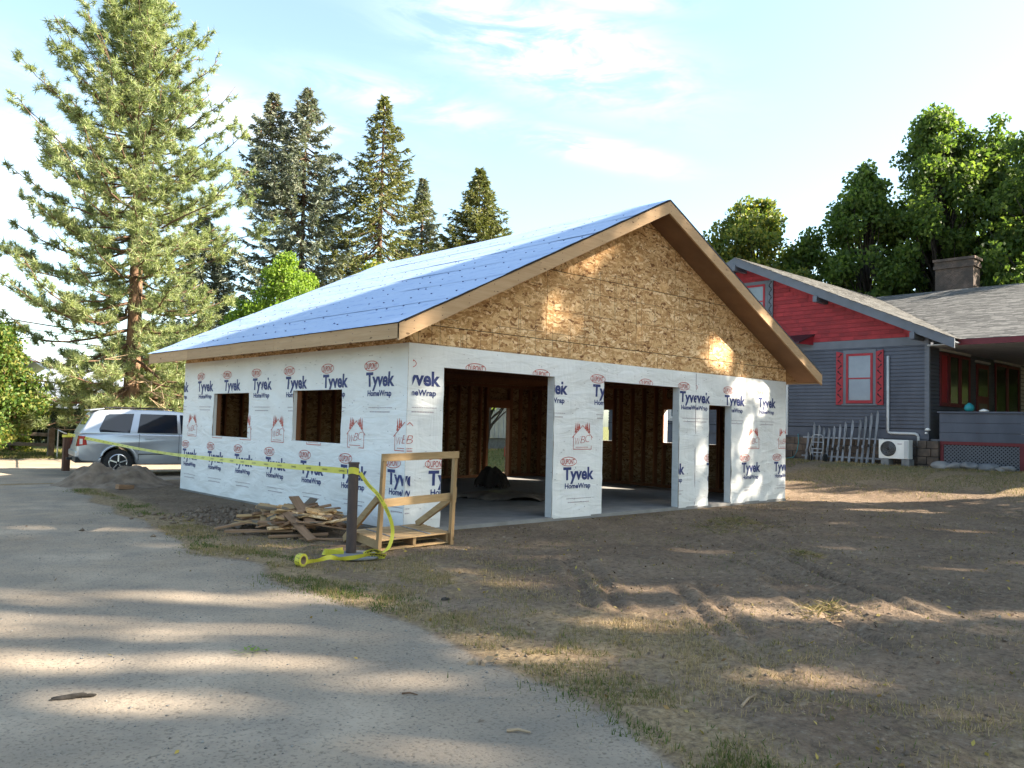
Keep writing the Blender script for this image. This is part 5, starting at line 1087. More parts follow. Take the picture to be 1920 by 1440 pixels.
# ------------------------------------------------------------------ posts, tape, pallet, scrap wood
sp_ = thing('steel_post', 'dark brown steel post on a round base plate with yellow tape tied to its top', 'post', (-1.62, -1.2, GZ)); PX, PY = -1.62, -1.2; pz = gz(PX, PY)
MB().lathe((PX, PY, pz), [(.062, .02), (.062, 1.10), (.068, 1.102), (.068, 1.125), (.03, 1.127)], 24).build('pipe', STEELP, sp_, smooth=False)
MB().lathe((PX, PY-.14, pz-.0), [(.30, .0), (.31, .008), (.31, .022), (.29, .028)], 40).build('base_plate', CONCD, sp_)
def smooth_path(pts, n=12):
    P_ = [Vector(p) for p in pts]; P_ = [P_[0]*2-P_[1]]+P_+[P_[-1]*2-P_[-2]]; out = []
    for i in range(1, len(P_)-2):
        for k in range(n):
            t = k/n; a, b, c, d = P_[i-1:i+3]; out.append(.5*((2*b)+(c-a)*t+(2*a-5*b+4*c-d)*t*t+(3*b-a-3*c+d)*t**3))
    return out+[P_[-2]]
class Ribbon:
    def __init__(s, pts, wid=.078, dirs=None, n=12):
        s.p = smooth_path(pts, n); D = smooth_path(dirs, n) if dirs else [Vector((0, 0, 1))]*len(s.p); s.w = []
        for i, p in enumerate(s.p):
            t = (s.p[min(i+1, len(s.p)-1)]-s.p[max(i-1, 0)]).normalized(); d = D[i]-t*D[i].dot(t); s.w.append(d.normalized()*wid/2)
        s.s = [0]
        for a, b in zip(s.p[:-1], s.p[1:]): s.s.append(s.s[-1]+(b-a).length)
    def mesh(s, th=.0012):
        mb = MB(); n = len(s.p); V = [];
        for i in range(n): V += [s.p[i]-s.w[i], s.p[i]+s.w[i]]
        mb.add(V, [(2*i, 2*i+2, 2*i+3, 2*i+1) for i in range(n-1)]); return mb
    def at(s, u, v, off):
        u = min(max(u, 0), s.s[-1]-1e-4); i = max(0, min(len(s.p)-2, int(np.searchsorted(s.s, u, side='right')-1))); t = (u-s.s[i])/(s.s[i+1]-s.s[i]+1e-9)
        p = s.p[i].lerp(s.p[i+1], t); w = s.w[i].lerp(s.w[i+1], t); tg = (s.p[i+1]-s.p[i]).normalized(); nn = tg.cross(w.normalized()); return p+w*(v*2)+nn*off
    def text(s, words, u0, size, mb, off=.002, flip=1, gap=.16):
        u = u0
        for wd in words:
            V, F = text2d(wd, size, bold=.004 if size > .05 else .0005, sx=.9); wlen = V[:, 0].max()
            if u+wlen > s.s[-1]: break
            for o_ in (off, -off): mb.add([s.at(u+(x if flip > 0 else wlen-x), (y-size*.36)/.078*flip*.9 if True else 0, o_) for x, y in V], F)
            u += wlen+gap
tp = thing('caution_tape', 'yellow caution tape strung between two posts with its loose end and roll on the ground', 'tape', (PX, PY, pz))
LP = Vector((-.52, 15.6, gz(-.52, 15.6)))
ptsA = [(LP.x-.02, LP.y-.12, LP.z+1.03), (-.85, 11.5, .92), (-1.2, 6.5, .86), (-1.5, 2.2, .90), (PX-.03, PY+.10, pz+1.01)]
A = Ribbon(ptsA, .075, [(0, .02, 1), (.5, 0, .75), (.8, 0, .5), (.25, 0, 1), (0, 0, 1)], 16); A.mesh().build('tape_strand', TAPE, tp, fixn=False)
ink = MB(); A.text(['CAUTION', 'CUIDADO']*20, .3, .036, ink, gap=.30); ink.build('tape_lettering', TAPEINK, tp, fixn=False)['kind'] = 'stuff'
ring = [(PX+.066*math.cos(t), PY+.066*math.sin(t), pz+1.02+.01*math.sin(2*t)) for t in np.linspace(0, 6.283, 13)]; Ribbon(ring, .078, None, 3).mesh().build('tape_wrap', TAPE, tp, fixn=False)
ptsB = [(PX+.06, PY-.05, pz+1.0), (-1.47, -1.30, .80), (-1.36, -1.38, .66), (-1.24, -1.44, .42), (-1.19, -1.45, .22), (-1.24, -1.46, .05), (-1.33, -1.46, -.02)]
Bt = Ribbon(ptsB, .045, [(0, 0, 1), (.3, -.2, .7), (.7, -.4, .5), (.8, -.5, .1), (.75, -.6, -.1), (.6, -.7, 0), (.5, -.8, .2)], 10); Bt.mesh().build('tape_tail', TAPE, tp, fixn=False)
gq = lambda x, y, d: (x, y, gz(x, y)+d)
ptsC = [gq(-1.36, -1.46, .04), gq(-1.50, -1.52, .10), gq(-1.62, -1.50, .055), gq(-1.46, -1.70, .05), gq(-1.66, -1.74, .10), gq(-1.86, -1.62, .06), gq(-1.99, -1.54, .05), gq(-2.12, -1.55, .08), gq(-2.26, -1.52, .05), gq(-2.40, -1.53, .05)]
Cc = Ribbon(ptsC, .052, [(.2, -.5, .8), (.1, -.6, .7), (0, .3, .9), (.2, -.4, .9), (0, -.7, .6), (.1, -.3, .9), (0, -.6, .75), (0, .2, .95), (0, -.5, .8), (0, -.2, 1)], 10); Cc.mesh().build('tape_coil', TAPE, tp, fixn=False)
ink2 = MB(); Bt.text(['CAUTION', 'CUIDADO', 'CAUTION'], .10, .036, ink2, gap=.06); Cc.text(['CUIDADO', 'CAUTION', 'CUIDADO'], .05, .055, ink2, flip=-1, gap=.04); ink2.build('tape_lettering', TAPEINK, tp, fixn=False)['kind'] = 'stuff'
ptsD = [gq(-1.75, -1.25, .03), gq(-1.95, -1.12, .05), gq(-1.80, -1.02, .03), gq(-1.60, -.98, .04)]
Ribbon(ptsD, .075, [(0, -.3, .9), (.3, -.3, .8), (0, .5, .7), (.2, 0, 1)], 8).mesh().build('tape_coil', TAPE, tp, fixn=False)
RC = Vector(gq(-2.46, -1.52, .072)); rl = MB()
def oring(mb, c, ax, r0, r1, h, n=28):
    ax = Vector(ax).normalized(); a = ax.cross(Vector((0, 0, 1))).normalized(); b = ax.cross(a); V = []
    for k in range(n):
        t = 2*math.pi*k/n; d = a*math.cos(t)+b*math.sin(t); V += [c+d*r0-ax*h/2, c+d*r1-ax*h/2, c+d*r1+ax*h/2, c+d*r0+ax*h/2]
    F = []
    for k in range(n): p, q = 4*k, 4*((k+1) % n); F += [(p, q, q+1, p+1), (p+1, q+1, q+2, p+2), (p+2, q+2, q+3, p+3), (p+3, q+3, q, p)]
    return mb.add(V, F)
rax = (.35, -.9, .05); oring(rl, RC, rax, .048, .072, .07); ro = rl.build('tape_roll', TAPE, tp); oring(MB(), RC, rax, .040, .0475, .068).build('core', CARD, ro)
rk = MB()
axv = Vector(rax).normalized(); a_ = axv.cross(Vector((0, 0, 1))).normalized(); b_ = axv.cross(a_)
for k in range(9):
    t0 = 2*math.pi*k/9; pts = [RC+(a_*math.cos(t)+b_*math.sin(t))*.0726 for t in (t0, t0+.22, t0+.40)]; s_ = 1 if k % 2 else -1
    rk.add([pts[0]-axv*.03, pts[1]-axv*.03*s_, pts[2]+axv*.03, pts[1]+axv*.03*s_*.2], [(0, 1, 2, 3)])
rk.build('tape_lettering', TAPEINK, ro, fixn=False)
bp = thing('wooden_post', 'short brown square post by the rear of the silver car with tape tied on top', 'post', tuple(LP)); B(LP.x-.09, LP.x+.09, LP.y-.09, LP.y+.09, LP.z-.2, LP.z+1.02).build('post', BROWNP, bp, bevel=.012); MB().prism([(LP.x-.085, LP.y-.085, LP.z+1.0201), (LP.x+.085, LP.y-.085, LP.z+1.0201), (LP.x+.085, LP.y+.085, LP.z+1.0201), (LP.x-.085, LP.y+.085, LP.z+1.0201)], (0, 0, .02)).build('cap', BROWNP, bp)
Ribbon([(LP.x+.097*math.cos(t)*1.3, LP.y+.097*math.sin(t)*1.3, LP.z+.98) for t in np.linspace(0, 6.283, 13)], .07, None, 2).mesh().build('tape_knot', TAPE, tp, fixn=False)
# pallet with upright frame
pl = thing('pallet_rack', 'wooden pallet with an upright board frame at its front edge by the garage corner', 'pallet', (-.65, -.8, GZ))
F0 = Vector((-1.28, -1.22, 0)); F1 = Vector((.02, -1.10, 0)); pe = (F1-F0).normalized(); pd = Vector((.24, 1.0, 0)).normalized(); PW = (F1-F0).length; PD = 1.02; pg = GZ+.01
def pb(u0, v0, u1, v1, z, w, h, name, mat, up_=None):
    a = F0+pe*u0+pd*v0; b = F0+pe*u1+pd*v1; a.z = b.z = z; return MB().beam(a, b, w, h, (0, 0, 1)).build(name, mat, pl, bevel=.003)
for v in (.045, .19, .33, .47, .60, .74, .87, .98): pb(.02, v, PW-.02, v, pg+.135, .10+random.uniform(-.012, .01), .018, 'deck_board', OLDX)
for v in (.05, .5, .97): pb(.02, v, PW-.02, v, pg+.012, .10, .018, 'bottom_board', OLDX)
for u in (.06, PW/2, PW-.06): pb(u, .02, u, 1.0, pg+.073, .045, .10, 'stringer', OLDY)
pb(.32, .02, .26, .98, pg+.149, .022, .006, 'strap', GREYW); pb(.93, .02, .86, .98, pg+.149, .022, .006, 'strap', GREYW)
def pt3(u, v, z): p = F0+pe*u+pd*v; p.z = z; return p
for u, dx in ((.03, .05), (PW-.03, .04)): MB().beam(pt3(u, -.03, pg-.03), pt3(u+dx, -.03, pg+1.22), .045, .09, pd).build('upright', OLDZ, pl, bevel=.003)
MB().beam(pt3(.02, -.075, pg+1.175), pt3(PW+.05, -.075, pg+1.20), .02, .095).build('top_rail', OLDX, pl, bevel=.003); MB().beam(pt3(.09, .015, pg+.60), pt3(PW+.0, .015, pg+.625), .02, .105).build('middle_rail', OLDX, pl, bevel=.003)
MB().beam(pt3(.02, .02, pg+.66), pt3(-.10, .98, pg+.04), .04, .09).build('brace', OLDY, pl, bevel=.003); MB().beam(pt3(PW-.02, .02, pg+.60), pt3(PW-.14, .95, pg+.15), .04, .09).build('brace', OLDY, pl, bevel=.003)
MB().beam(pt3(PW+.04, -.0, pg+.55), pt3(PW+.05, -.0, pg+.76), .02, .06, pd).build('cleat', OLDZ, pl)
# scrap lumber, each piece a thing of its own
rng = random.Random(17)
SC2 = [SCRAP, SCRAP, OLDX, wood('scrap_grey_wood', (.25, .20, .15), (.15, .12, .09), 0, rand=5), wood('scrap_dark_wood', (.20, .11, .06), (.11, .06, .03), 0, rand=5), OSB]
LAB2 = ['short brown scrap board in the heap by the garage corner', 'short brown scrap board in the heap by the garage corner', 'short tan scrap board in the heap by the garage corner', 'short grey scrap board in the heap by the garage corner', 'short dark brown scrap board in the heap by the garage corner', 'flaky strand board offcut in the heap by the garage corner']
def scrap(c, ang, tilt, l, w, t, label, roll=0):
    k_ = rng.randrange(6); lab_ = LAB2[k_] if label.startswith('short') else label
    o = B(-l/2, l/2, -w/2, w/2, -t/2, t/2).build('scrap_board', None or (SC2[k_] if label.startswith('short') else SCRAP)); o.location = c; o.rotation_euler = (roll, tilt, ang); tag(o, lab_, 'board', 'scrap boards heaped by the garage corner'); return o
for k in range(112):
    t = k/112; rad = (1-t)**.5*(.25+.75*rng.random()); a = rng.uniform(0, 6.283); x = -1.05+.72*rad*math.cos(a); y = 1.15+1.05*rad*math.sin(a)
    hmap = .33*max(0, 1-((x+1.02)/.85)**2-((y-1.15)/1.35)**2); l = rng.choice([.25, .35, .5, .65, .8, .95, 1.1])*rng.uniform(.85, 1.15); w = rng.choice([.06, .09, .09, .12, .15]); th = rng.choice([.016, .02, .036])
    ang = math.atan2(-.68, .73)+rng.gauss(0, 1.0); l = min(l, .55) if abs(math.cos(ang)) > .9 else l
    ex = abs(math.cos(ang))*l/2; x = min(x, -.12-ex)
    scrap((x, y, gz(x, y)+.02+hmap*rng.uniform(.5, .95)), ang, rng.gauss(0, .14), l, w, th, 'short brown scrap board in the heap by the garage corner', rng.gauss(0, .25))
scrap((-1.42, 1.40, gz(-1.4, 1.4)+.17), math.atan2(-.68, .73)+.25, -.19, 1.5, .09, .03, 'long scrap plank sticking out at the left side of the heap')
scrap((-1.75, .98, gz(-1.7, .9)+.06), math.atan2(-.68, .73)+.05, -.03, .95, .12, .03, 'reddish scrap plank lying flat at the lower left of the heap')
scrap((-1.45, .42, gz(-1.45, .42)+.05), math.atan2(-.68, .73)+.12, -.06, .8, .10, .03, 'scrap plank lying at the front foot of the heap')
scrap((-1.25, -.05, gz(-1.2, 0)+.02), math.atan2(-.68, .73), 0, .8, .05, .02, 'thin grey lath lying on the ground in front of the heap')
scrap((-1.35, -.55, gz(-1.3, -.5)+.015), math.atan2(-.68, .73)+.03, 0, .8, .035, .02, 'thin lath nearest the steel post on the straw')
rub = []
for k in range(420):
    x = -1.2+rng.gauss(0, .6); y = 3.0+rng.gauss(0, .9)
    if x > -.15: continue
    rub.append((x, y))
def bits(name, pts, smin, smax, mat, seed, flat=.4, lift=.3):
    r_ = np.random.default_rng(seed); pts = np.array(pts); n = len(pts); s = r_.uniform(smin, smax, n)**1; z = gheight(pts[:, 0], pts[:, 1])
    base = np.array([(1, 0, 0), (-.5, .87, 0), (-.5, -.87, 0), (.2, .1, .9), (-.1, -.1, -.5)]); Fb = np.array([(0, 1, 3), (1, 2, 3), (2, 0, 3), (1, 0, 4), (2, 1, 4), (0, 2, 4)])
    a = r_.uniform(0, 6.283, n); V = base[None]*(s[:, None, None]*r_.uniform(.6, 1.3, (n, 1, 3))); V[:, :, 2] *= flat*2; c, s_ = np.cos(a)[:, None], np.sin(a)[:, None]
    X_ = V[:, :, 0]*c-V[:, :, 1]*s_; Y_ = V[:, :, 0]*s_+V[:, :, 1]*c; V = np.stack([X_+pts[:, :1], Y_+pts[:, 1:2], V[:, :, 2]+z[:, None]+s[:, None]*lift*flat], -1)
    F = (Fb[None]+5*np.arange(n)[:, None, None]).reshape(-1, 3); o = mesh_np(name, V.reshape(-1, 3), F, mat); o['kind'] = 'stuff'; return o
bits('rubble', rub, .015, .06, SOILM, 4, .5)
# dirt heap by the car
gn = 110; U, Vv = np.meshgrid(np.linspace(-1, 1, gn), np.linspace(-1, 1, gn), indexing='ij'); xx = -.75+U*1.9; yy = 10.3+Vv*1.7
hh = .50*np.exp(-((xx+.72)**2/.42+(yy-10.2)**2/.5)*1.3)+.34*np.exp(-((xx+1.35)**2/.25+(yy-10.7)**2/.4)*1.3)+.26*np.exp(-((xx+.1)**2/.25+(yy-10.7)**2/.4)*1.3)
hh = hh*(1+1.1*(fbm(xx*2.4, yy*2.4, 91, 4)-.47))+.16*(fbm(xx*5, yy*5, 93, 4)-.45)*np.clip(hh*8, 0, 1); zz = gheight(xx, yy)+hh-.03; ii = np.arange(gn*gn).reshape(gn, gn)
q = np.stack([ii[:-1, :-1], ii[1:, :-1], ii[1:, 1:], ii[:-1, 1:]], -1).reshape(-1, 4); o = mesh_np('dirt_heap', np.stack([xx, yy, zz], -1).reshape(-1, 3), q, SOILM, smooth=True); tag(o, 'heap of brown soil in front of the silver car', 'soil heap')
o = B(-.22, .22, -.05, .05, -.05, .05).build('timber_block', SCRAP); o.location = (-1.0, 9.05, gz(-1.0, 9.05)+.05); o.rotation_euler = (0, .1, .5); tag(o, 'reddish timber block lying at the foot of the soil heap', 'timber')
# rail fence at the left and thin pipe frame
FP = Vector((.95, 23.4, 0)); fd = Vector((-.80, .60, 0)); rfc = thing('rail_fence', 'brown wooden post and rail fence at the left edge', 'fence', (FP.x, FP.y, gz(FP.x, FP.y)))
for k in range(4):
    p = FP+fd*2.4*k; z0 = gz(p.x, p.y); MB().beam((p.x, p.y, z0-.2), (p.x, p.y, z0+1.06), .2, .2, (0, 1, 0)).build('post', GREYRAIL, rfc, bevel=.01)
    if k < 3:
        q = FP+fd*2.4*(k+1); z1 = gz(q.x, q.y)
        for hgt in (.45, .82): MB().beam((p.x-.02, p.y-.02, z0+hgt), (q.x, q.y, z1+hgt), .06, .13).build('rail', GREYRAIL, rfc, bevel=.008)
pg_ = thing('gate_frame', 'thin grey pipe gate frame between the rail fence and the brown post', 'gate', (1.05, 22.9, gz(1.05, 22.9))); z0 = gz(1.05, 22.9)
MB().tube([(1.05, 22.9, z0), (1.05, 22.9, z0+1.05)], .025, 8).build('upright', ALU, pg_); MB().tube([(1.05, 22.9, z0+1.0), (-.38, 15.95, LP.z+.99)], .02, 8).build('top_bar', ALU, pg_); MB().tube([(-.38, 15.95, LP.z), (-.38, 15.95, LP.z+1.0)], .025, 8).build('upright', ALU, pg_)
# grey roofed building far left
bl = thing('outbuilding', 'low dark building with pale metal roof behind the hedge at far left', 'building', (6.4, 46, 0)); ev = Vector((.734, -.679, 0)); dv = Vector((.679, .734, 0)); c0 = Vector((6.4, 46, 0))
def lb(a, d, z): p = c0+ev*a+dv*d; p.z = z; return p
MB().prism([lb(-9, 0, -.3), lb(9, 0, -.3), lb(9, 7, -.3), lb(-9, 7, -.3)], (0, 0, 2.2)).build('wall', HEDGE, bl)
rfb = MB().prism([lb(-9.5, -.7, 1.95), lb(9.5, -.7, 1.95), lb(9.5, 3.5, 4.0), lb(-9.5, 3.5, 4.0)], (0, 0, .08)).build('roof', METALR, bl); MB().prism([lb(-9.5, 7.7, 1.95), lb(9.5, 7.7, 1.95), lb(9.5, 3.5, 4.0), lb(-9.5, 3.5, 4.0)], (0, 0, .08)).build('roof', METALR, bl)
B_ = MB()
for k in range(32): a = -9.3+k*.6; B_.beam(lb(a, -.7, 2.05), lb(a, 3.5, 4.1), .03, .03)
o = B_.build('roof_seams', METALR, rfb); o['kind'] = 'stuff'; MB().beam(lb(-9.5, -.72, 1.93), lb(9.5, -.72, 1.93), .05, .16).build('gutter', PALEW, bl)
up_b = thing('outbuilding', 'small pale gabled house half hidden behind the pine branches', 'building', (5.2, 56, 0)); c0 = Vector((6.6, 57, 0))
MB().prism([lb(-3, 0, -.3), lb(3, 0, -.3), lb(3, 6, -.3), lb(-3, 6, -.3)], (0, 0, 4.4)).build('wall', PALEW, up_b)
for s in (-1, 1): MB().prism([lb(0, -.5, 6.0), lb(s*3.6, -.5, 3.9), lb(s*3.6, 6.5, 3.9), lb(0, 6.5, 6.0)], (0, 0, .15)).build('roof', METALR, up_b)
# power lines and poles
wpts = lambda dz, off: [(-22+off, 17.7, 8.6+dz), (-9+off, 28, 6.9+dz), (1.55+off, 36.4, 6.15+dz), (17.4+off, 48.9, 6.7+dz), (31+off, 59.8, 7.9+dz), (45+off, 71, 9.8+dz)]
for k, (dz, r, lab) in enumerate(((0, .035, 'thick black power cable, heaviest of the lines crossing behind the pine'), (-.34, .018, 'thin cable just below the heavy power cable'), (-.78, .02, 'lowest thin cable of the lines crossing behind the pine'), (.42, .012, 'topmost thin wire of the lines crossing behind the pine'))):
    mb = MB(); mb.tube(smooth_path(wpts(dz, 0), 6), r, 5); tag(mb.build('power_line', WIREM), lab, 'cable', 'power lines')
for (x, y, lab) in ((-22, 17.7, 'wooden utility pole left of the pine carrying the power lines'), (45, 71, 'distant wooden utility pole behind the spruces carrying the power lines')):
    p = thing('utility_pole', lab, 'pole', (x, y, -.1), 'utility poles'); MB().tube([(x, y, -.5), (x, y, 10.6)], [.16, .11], 10).build('pole', BARKD, p); MB().beam((x-.8, y+.8, 9.9), (x+.8, y-.8, 9.9), .1, .12).build('cross_arm', BARKD, p)

# ------------------------------------------------------------------ inside the garage and seen through its back door
def cloth(name, label, cat, cx, cy, rx, ry, h, mat, seed, rot=0, pw=1.2, z0=.004):
    n = 56; U, Vv = np.meshgrid(np.linspace(-1, 1, n), np.linspace(-1, 1, n), indexing='ij'); r = np.hypot(U, Vv); an = np.arctan2(Vv, U); edge = 1+.22*np.sin(3*an+seed)+.12*np.sin(7*an+2*seed)
    k = np.clip(1-(r/edge/.98)**2, 0, 1)**pw; hgt = h*k*(1+.7*(fbm(U*2.3+seed, Vv*2.3, seed, 3)-.45))+.05*h*np.abs(np.sin(U*9+Vv*5+3*vnoise(U*3, Vv*3, seed)))*np.clip(k*4, 0, 1)+.002*k
    cu = U*rx; cv = Vv*ry; x = cx+cu*math.cos(rot)-cv*math.sin(rot); y = cy+cu*math.sin(rot)+cv*math.cos(rot); ii = np.arange(n*n).reshape(n, n); q = np.stack([ii[:-1, :-1], ii[1:, :-1], ii[1:, 1:], ii[:-1, 1:]], -1).reshape(-1, 4)
    q = q[(r/edge).ravel()[q].max(1) < 1.0]; u, inv = np.unique(q, return_inverse=True); Vx = np.stack([x, y, z0+hgt], -1).reshape(-1, 3)[u]; o = mesh_np(name, Vx, inv.reshape(-1, 4), mat, smooth=True); tag(o, label, cat)
cloth('cloth_heap', 'dark cloth heaped on the garage floor in front of the back door', 'cloth', 6.55, 5.45, .40, .42, .50, TARP, 3, .5, .8)
cloth('plastic_sheet', 'dusty clear plastic sheet crumpled on the garage floor near the opening', 'plastic sheet', 4.75, 3.05, 1.15, .6, .16, PLASTIC, 5, -.72, .7)
ext = thing('gas_cylinder', 'small red cylinder standing on the ground beyond the back doorway', 'cylinder', (15.35, 14.6, gz(15.35, 14.6))); ez = gz(15.35, 14.6)
MB().lathe((15.35, 14.6, ez), [(.08, 0), (.09, .02), (.09, .34), (.07, .42), (.04, .46)], 18).build('body', FIRERED, ext, smooth=True); MB().lathe((15.35, 14.6, ez+.46), [(.022, 0), (.022, .24)], 8).build('neck', FIRERED, ext); MB().tube([(15.27, 14.63, ez+.56), (15.43, 14.57, ez+.56)], .02, 6).build('handle', BLACKPL, ext)
at = broadleaf('yard_tree', 'dark leaning fruit tree seen through the garage back door', 'tree', (14.3, 14.9, gz(14.3, 14.9)), 4.6, ovoid(1.7, .42, .7, 3), 26, 3600, .17, LEAFB, 71, bark=BARKD, clump=.6, trunk_r=.12, lean=(.5, -.35))
MB().tube([(13.9, 15.2, gz(13.9, 15.2)-.05), (14.1, 15.02, .75), (14.45, 14.75, 1.35)], [.10, .085, .08], 8).build('limb', BARKD, at)
sh = thing('shed', 'pale ribbed shed beyond the garage back door', 'shed', (20.2, 19.0, 0)); B(19.1, 22, 17.6, 20.5, .9, 3.3).build('wall', PALEW, sh); B(19.2, 21.9, 17.7, 20.4, -.2, .88).build('base', CONCD, sh)
for k in range(9): B(19.2+k*.3, 19.28+k*.3, 17.55, 17.597, .92, 3.28).build('rib', PALEW, sh)
for k in range(9): B(19.05, 19.097, 17.65+k*.32, 17.73+k*.32, .92, 3.28).build('rib', PALEW, sh)
MB().prism([(18.0, 17.2, 3.4), (22.4, 17.2, 3.4), (22.4, 20.9, 3.9), (18.0, 20.9, 3.9)], (0, 0, .08)).build('roof', METALR, sh)

# ------------------------------------------------------------------ grass, pebbles, litter
def scatter(n, x0, x1, y0, y1, dens, seed):
    r_ = np.random.default_rng(seed); p = np.stack([r_.uniform(x0, x1, n), r_.uniform(y0, y1, n)], 1); return p[r_.random(n) < dens(p[:, 0], p[:, 1])]
def grass(name, pts, h0, h1, w, tint, seed, lay=.5):
    r_ = np.random.default_rng(seed); n = len(pts); z = gheight(pts[:, 0], pts[:, 1])-.006; P0 = np.column_stack([pts, z]); a = r_.uniform(0, 6.283, n); l = r_.uniform(h0, h1, n); ti = np.abs(r_.normal(0, lay, n)).clip(0, 1.45)
    P1 = P0+np.column_stack([np.cos(a)*np.sin(ti)*l, np.sin(a)*np.sin(ti)*l, np.cos(ti)*l+.004]); V, F = strips_np(P0, P1, r_.uniform(w*.6, w*1.4, n), r_)
    o = mesh_np(name, V, F, GRASSM, None, {'tint': np.repeat(np.clip(tint+r_.normal(0, .1, n), 0, 1), 3)}); o['kind'] = 'stuff'; return o
def edge_d(x, y): d = drive_f(x, y); return np.exp(-((d+.32)/.30)**2)*sstep(.36, .58, vnoise(x*1.3, y*.9, 55))*sstep(.30, .6, fbm(x*3.2, y*2.6, 56, 3))
pts = scatter(420000, -4.6, -1.6, -9.2, 9.5, lambda x, y: edge_d(x, y)*(.45+.55*sstep(3, -5, y)), 1); grass('grass', pts, .015, .055, .008, .08+.62*vnoise(pts[:, 0]*1.2, pts[:, 1]*.8, 57)*(vnoise(pts[:, 0]*3, pts[:, 1]*3, 58) > .35), 2, .75)
def sd(x, y): s = straw_f(x, y); return np.clip(s*1.0*(fbm(x*2.2, y*2.2, 61, 3) > .40)*vnoise(x*5, y*5, 62)*1.3, 0, 1)*(drive_f(x, y) < -.05)
pts = scatter(360000, -4.2, 1.5, -10, 3, sd, 3); grass('dry_grass', pts, .015, .065, .007, .50+.45*vnoise(pts[:, 0]*1.7, pts[:, 1]*1.7, 63), 4, 1.0)
def yd(x, y): return (.05+.30*(vnoise(x*2, y*2, 64) > .62))*(drive_f(x, y) < -.3)*~((x > -.1) & (x < 11.1) & (y > -.1) & (y < 8.7))
pts = scatter(150000, -2.5, 13, -9.5, 2.5, yd, 5); grass('weeds', pts, .015, .055, .006, .25+.5*vnoise(pts[:, 0]*1.7, pts[:, 1]*1.7, 65), 6, .9)
pts = scatter(60000, 12, 19.2, -4, 6, lambda x, y: .5*sstep(13, 16, x)*(vnoise(x*1.5, y*1.5, 66) > .3), 7); grass('lawn_grass', pts, .03, .09, .012, .35+.4*vnoise(pts[:, 0]*.9, pts[:, 1]*.9, 67), 8, .7)
pts = scatter(60000, -9, 9, 21.5, 30, lambda x, y: .8*(drive_f(x, y) < -.2), 9); grass('lawn_grass', pts, .05, .14, .025, .15+.5*vnoise(pts[:, 0]*.5, pts[:, 1]*.9, 68), 10, .6)
pts = scatter(40000, 9, 26, 10.5, 26, lambda x, y: .6*np.ones_like(x), 19); grass('lawn_grass', pts, .05, .12, .02, .2+.5*vnoise(pts[:, 0]*.5, pts[:, 1]*.9, 69), 20, .6)
cl = lambda x, y: ((x > -.15) & (x < 11.1) & (y > -.15) & (y < 8.7))
pts = scatter(60000, -7, -1.5, -9.6, 6, lambda x, y: .22*(drive_f(x, y) > 0)*(.25+vnoise(x*1.5, y*1.5, 71)), 11); bits('gravel', pts, .002, .007, PEBB, 12)
pts = scatter(2600, -7, -2, -9.6, 4, lambda x, y: (drive_f(x, y) > 0)*vnoise(x*1.5, y*1.5, 71), 13); bits('gravel', pts, .006, .014, PEBB, 14)
pts = scatter(60000, -3.5, 13, -9.5, 3, lambda x, y: .5*(drive_f(x, y) < 0)*~cl(x, y)*(vnoise(x*1.2, y*1.2, 73) > .3), 15); bits('soil_clods', pts, .003, .011, SOILM, 16, .3, .1)
pts = scatter(11000, -3.2, 10, -9, 1.5, lambda x, y: .5*(drive_f(x, y) < 0)*~cl(x, y)*(vnoise(x*1.0, y*1.0, 74) > .45), 25); bits('soil_clods', pts, .010, .030, SOILM, 26, .3, .12)
r_ = np.random.default_rng(41); pts = scatter(5200, -7, 12, -9.5, 4, lambda x, y: np.where(drive_f(x, y) > 0, .05, .6)*~cl(x, y), 17); C3 = np.column_stack([pts, gheight(pts[:, 0], pts[:, 1])+.010]); V, F = leaves_np(C3, .045, r_, .5, flat=.7); o = mesh_np('fallen_leaves', V, F, FALLEN); o['kind'] = 'stuff'
def blob(name, label, cat, c, s, mat, seed, rot=0):
    bm = bmesh.new(); bmesh.ops.create_icosphere(bm, subdivisions=3, radius=1)
    for v in bm.verts: f = .6+.8*vnoise(np.array([v.co.x*2+seed*5]), np.array([v.co.y*2+v.co.z*1.3]), seed)[0]; v.co = Vector((v.co.x*s[0]*f, v.co.y*s[1]*f, v.co.z*s[2]*f))
    me = bpy.data.meshes.new(name); bm.to_mesh(me); bm.free(); me.materials.append(mat); o = bpy.data.objects.new(name, me); COL.objects.link(o); o.location = c; o.rotation_euler.z = rot; tag(o, label, cat); return o
def at_(x, y, d=0): return (x, y, gz(x, y)+d)
blob('bark_piece', 'dark curled bark piece on the gravel drive at lower left', 'bark', at_(-5.62, -4.68, .008), (.10, .022, .016), BARKD, 3, -.3)
blob('rock', 'brown rounded stone at the edge of the dry grass', 'rock', at_(-2.42, -4.2, .004), (.05, .035, .022), SOILM, 5); blob('rock', 'small dark stone beyond the brown rounded stone', 'rock', at_(-2.2, -3.8, .004), (.035, .03, .02), BARKD, 6)
sg = MB(); rr = random.Random(3); px_, py_, pz_ = at_(-4.36, -4.36, .01)
for k in range(26): a = rr.uniform(0, 6.283); l = rr.uniform(.03, .09); c_ = Vector((px_+rr.gauss(0, .04), py_+rr.gauss(0, .03), pz_)); d_ = Vector((math.cos(a), math.sin(a), .25))*l; n_ = Vector((-d_.y, d_.x, 0)).normalized()*.008; sg.add([c_, c_+d_*.5+n_, c_+d_, c_+d_*.5-n_], [(0, 1, 2, 3)])
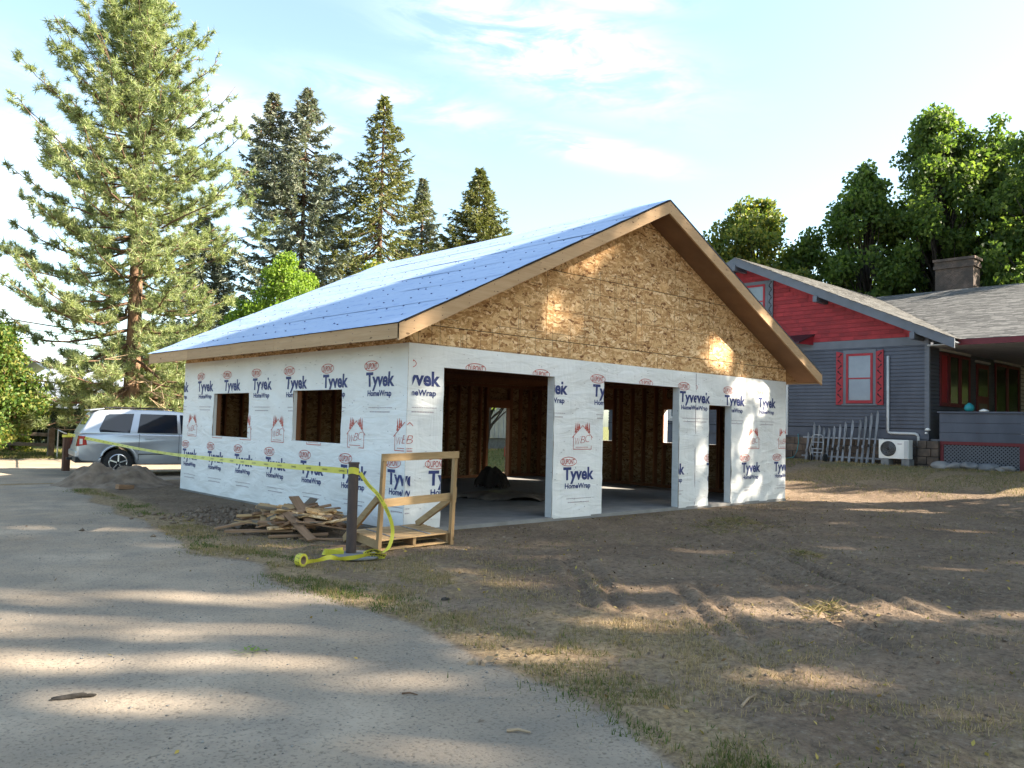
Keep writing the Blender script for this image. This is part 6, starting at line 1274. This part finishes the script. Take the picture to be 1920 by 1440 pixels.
tag(sg.build('leaf_sprig', LEAFB, fixn=False), 'green sprig of leaves lying on the gravel drive', 'sprig')
def stick(name, label, a, b, r, mat, cat='stick'):
    A_ = Vector(at_(*a, r)); B_2 = Vector(at_(*b, r)); m = (A_+B_2)/2+Vector((.01, .012, r*.6)); tag(MB().tube([A_, m, B_2], [r, r*.9, r*.6], 6).build(name, mat), label, cat)
stick('wood_chip', 'pale flat wood chip on the drive near the bottom edge', (-3.98, -6.60), (-3.90, -6.70), .009, DEADW, 'wood chip'); stick('twig', 'small brown twig on the drive left of the wood chip', (-4.06, -5.74), (-4.0, -5.82), .006, BARK, 'twig')
stick('twig', 'long pale twig lying in the dry grass at lower right', (-2.66, -7.22), (-2.36, -7.14), .009, DEADW, 'twig'); stick('twig', 'thin curved twig on the bare soil at right', (-1.75, -6.9), (-1.5, -6.55), .005, DEADW, 'twig')
rc = np.random.default_rng(8)
C3 = np.column_stack([rc.normal(-3.22, .05, 9), rc.normal(-5.6, .05, 9), np.full(9, gz(-3.22, -5.6)+.012)]); V, F = leaves_np(C3, .075, rc, .55, flat=.5); tag(mesh_np('dry_leaf', V, F, DEADW), 'crumpled tan dead leaves at the edge of the drive', 'dead leaves')
for (x, y, n_, lab) in ((5.16, -2.26, 900, 'heap of uprooted dry weeds in front of the second garage opening'), (2.91, -4.72, 260, 'small clump of dry weeds on the bare soil at right'), (.26, -6.28, 260, 'clump of dry weeds on the sunlit wheel tracks')):
    s = .42 if n_ > 500 else .16; pp = np.column_stack([rc.normal(x, s, n_), rc.normal(y, s*.6, n_)]); zb_ = gheight(pp[:, 0], pp[:, 1]); a = rc.uniform(0, 6.283, n_); l = rc.uniform(.05, .16, n_); P0 = np.column_stack([pp, zb_]); P1 = P0+np.column_stack([np.cos(a)*l, np.sin(a)*l, rc.uniform(0, .07, n_)]); V, F = strips_np(P0, P1, np.full(n_, .01), rc)
    tag(mesh_np('weed_heap', V, F, GRASSM, None, {'tint': np.repeat(rc.uniform(.45, .8, n_), 3)}), lab, 'dry weeds')
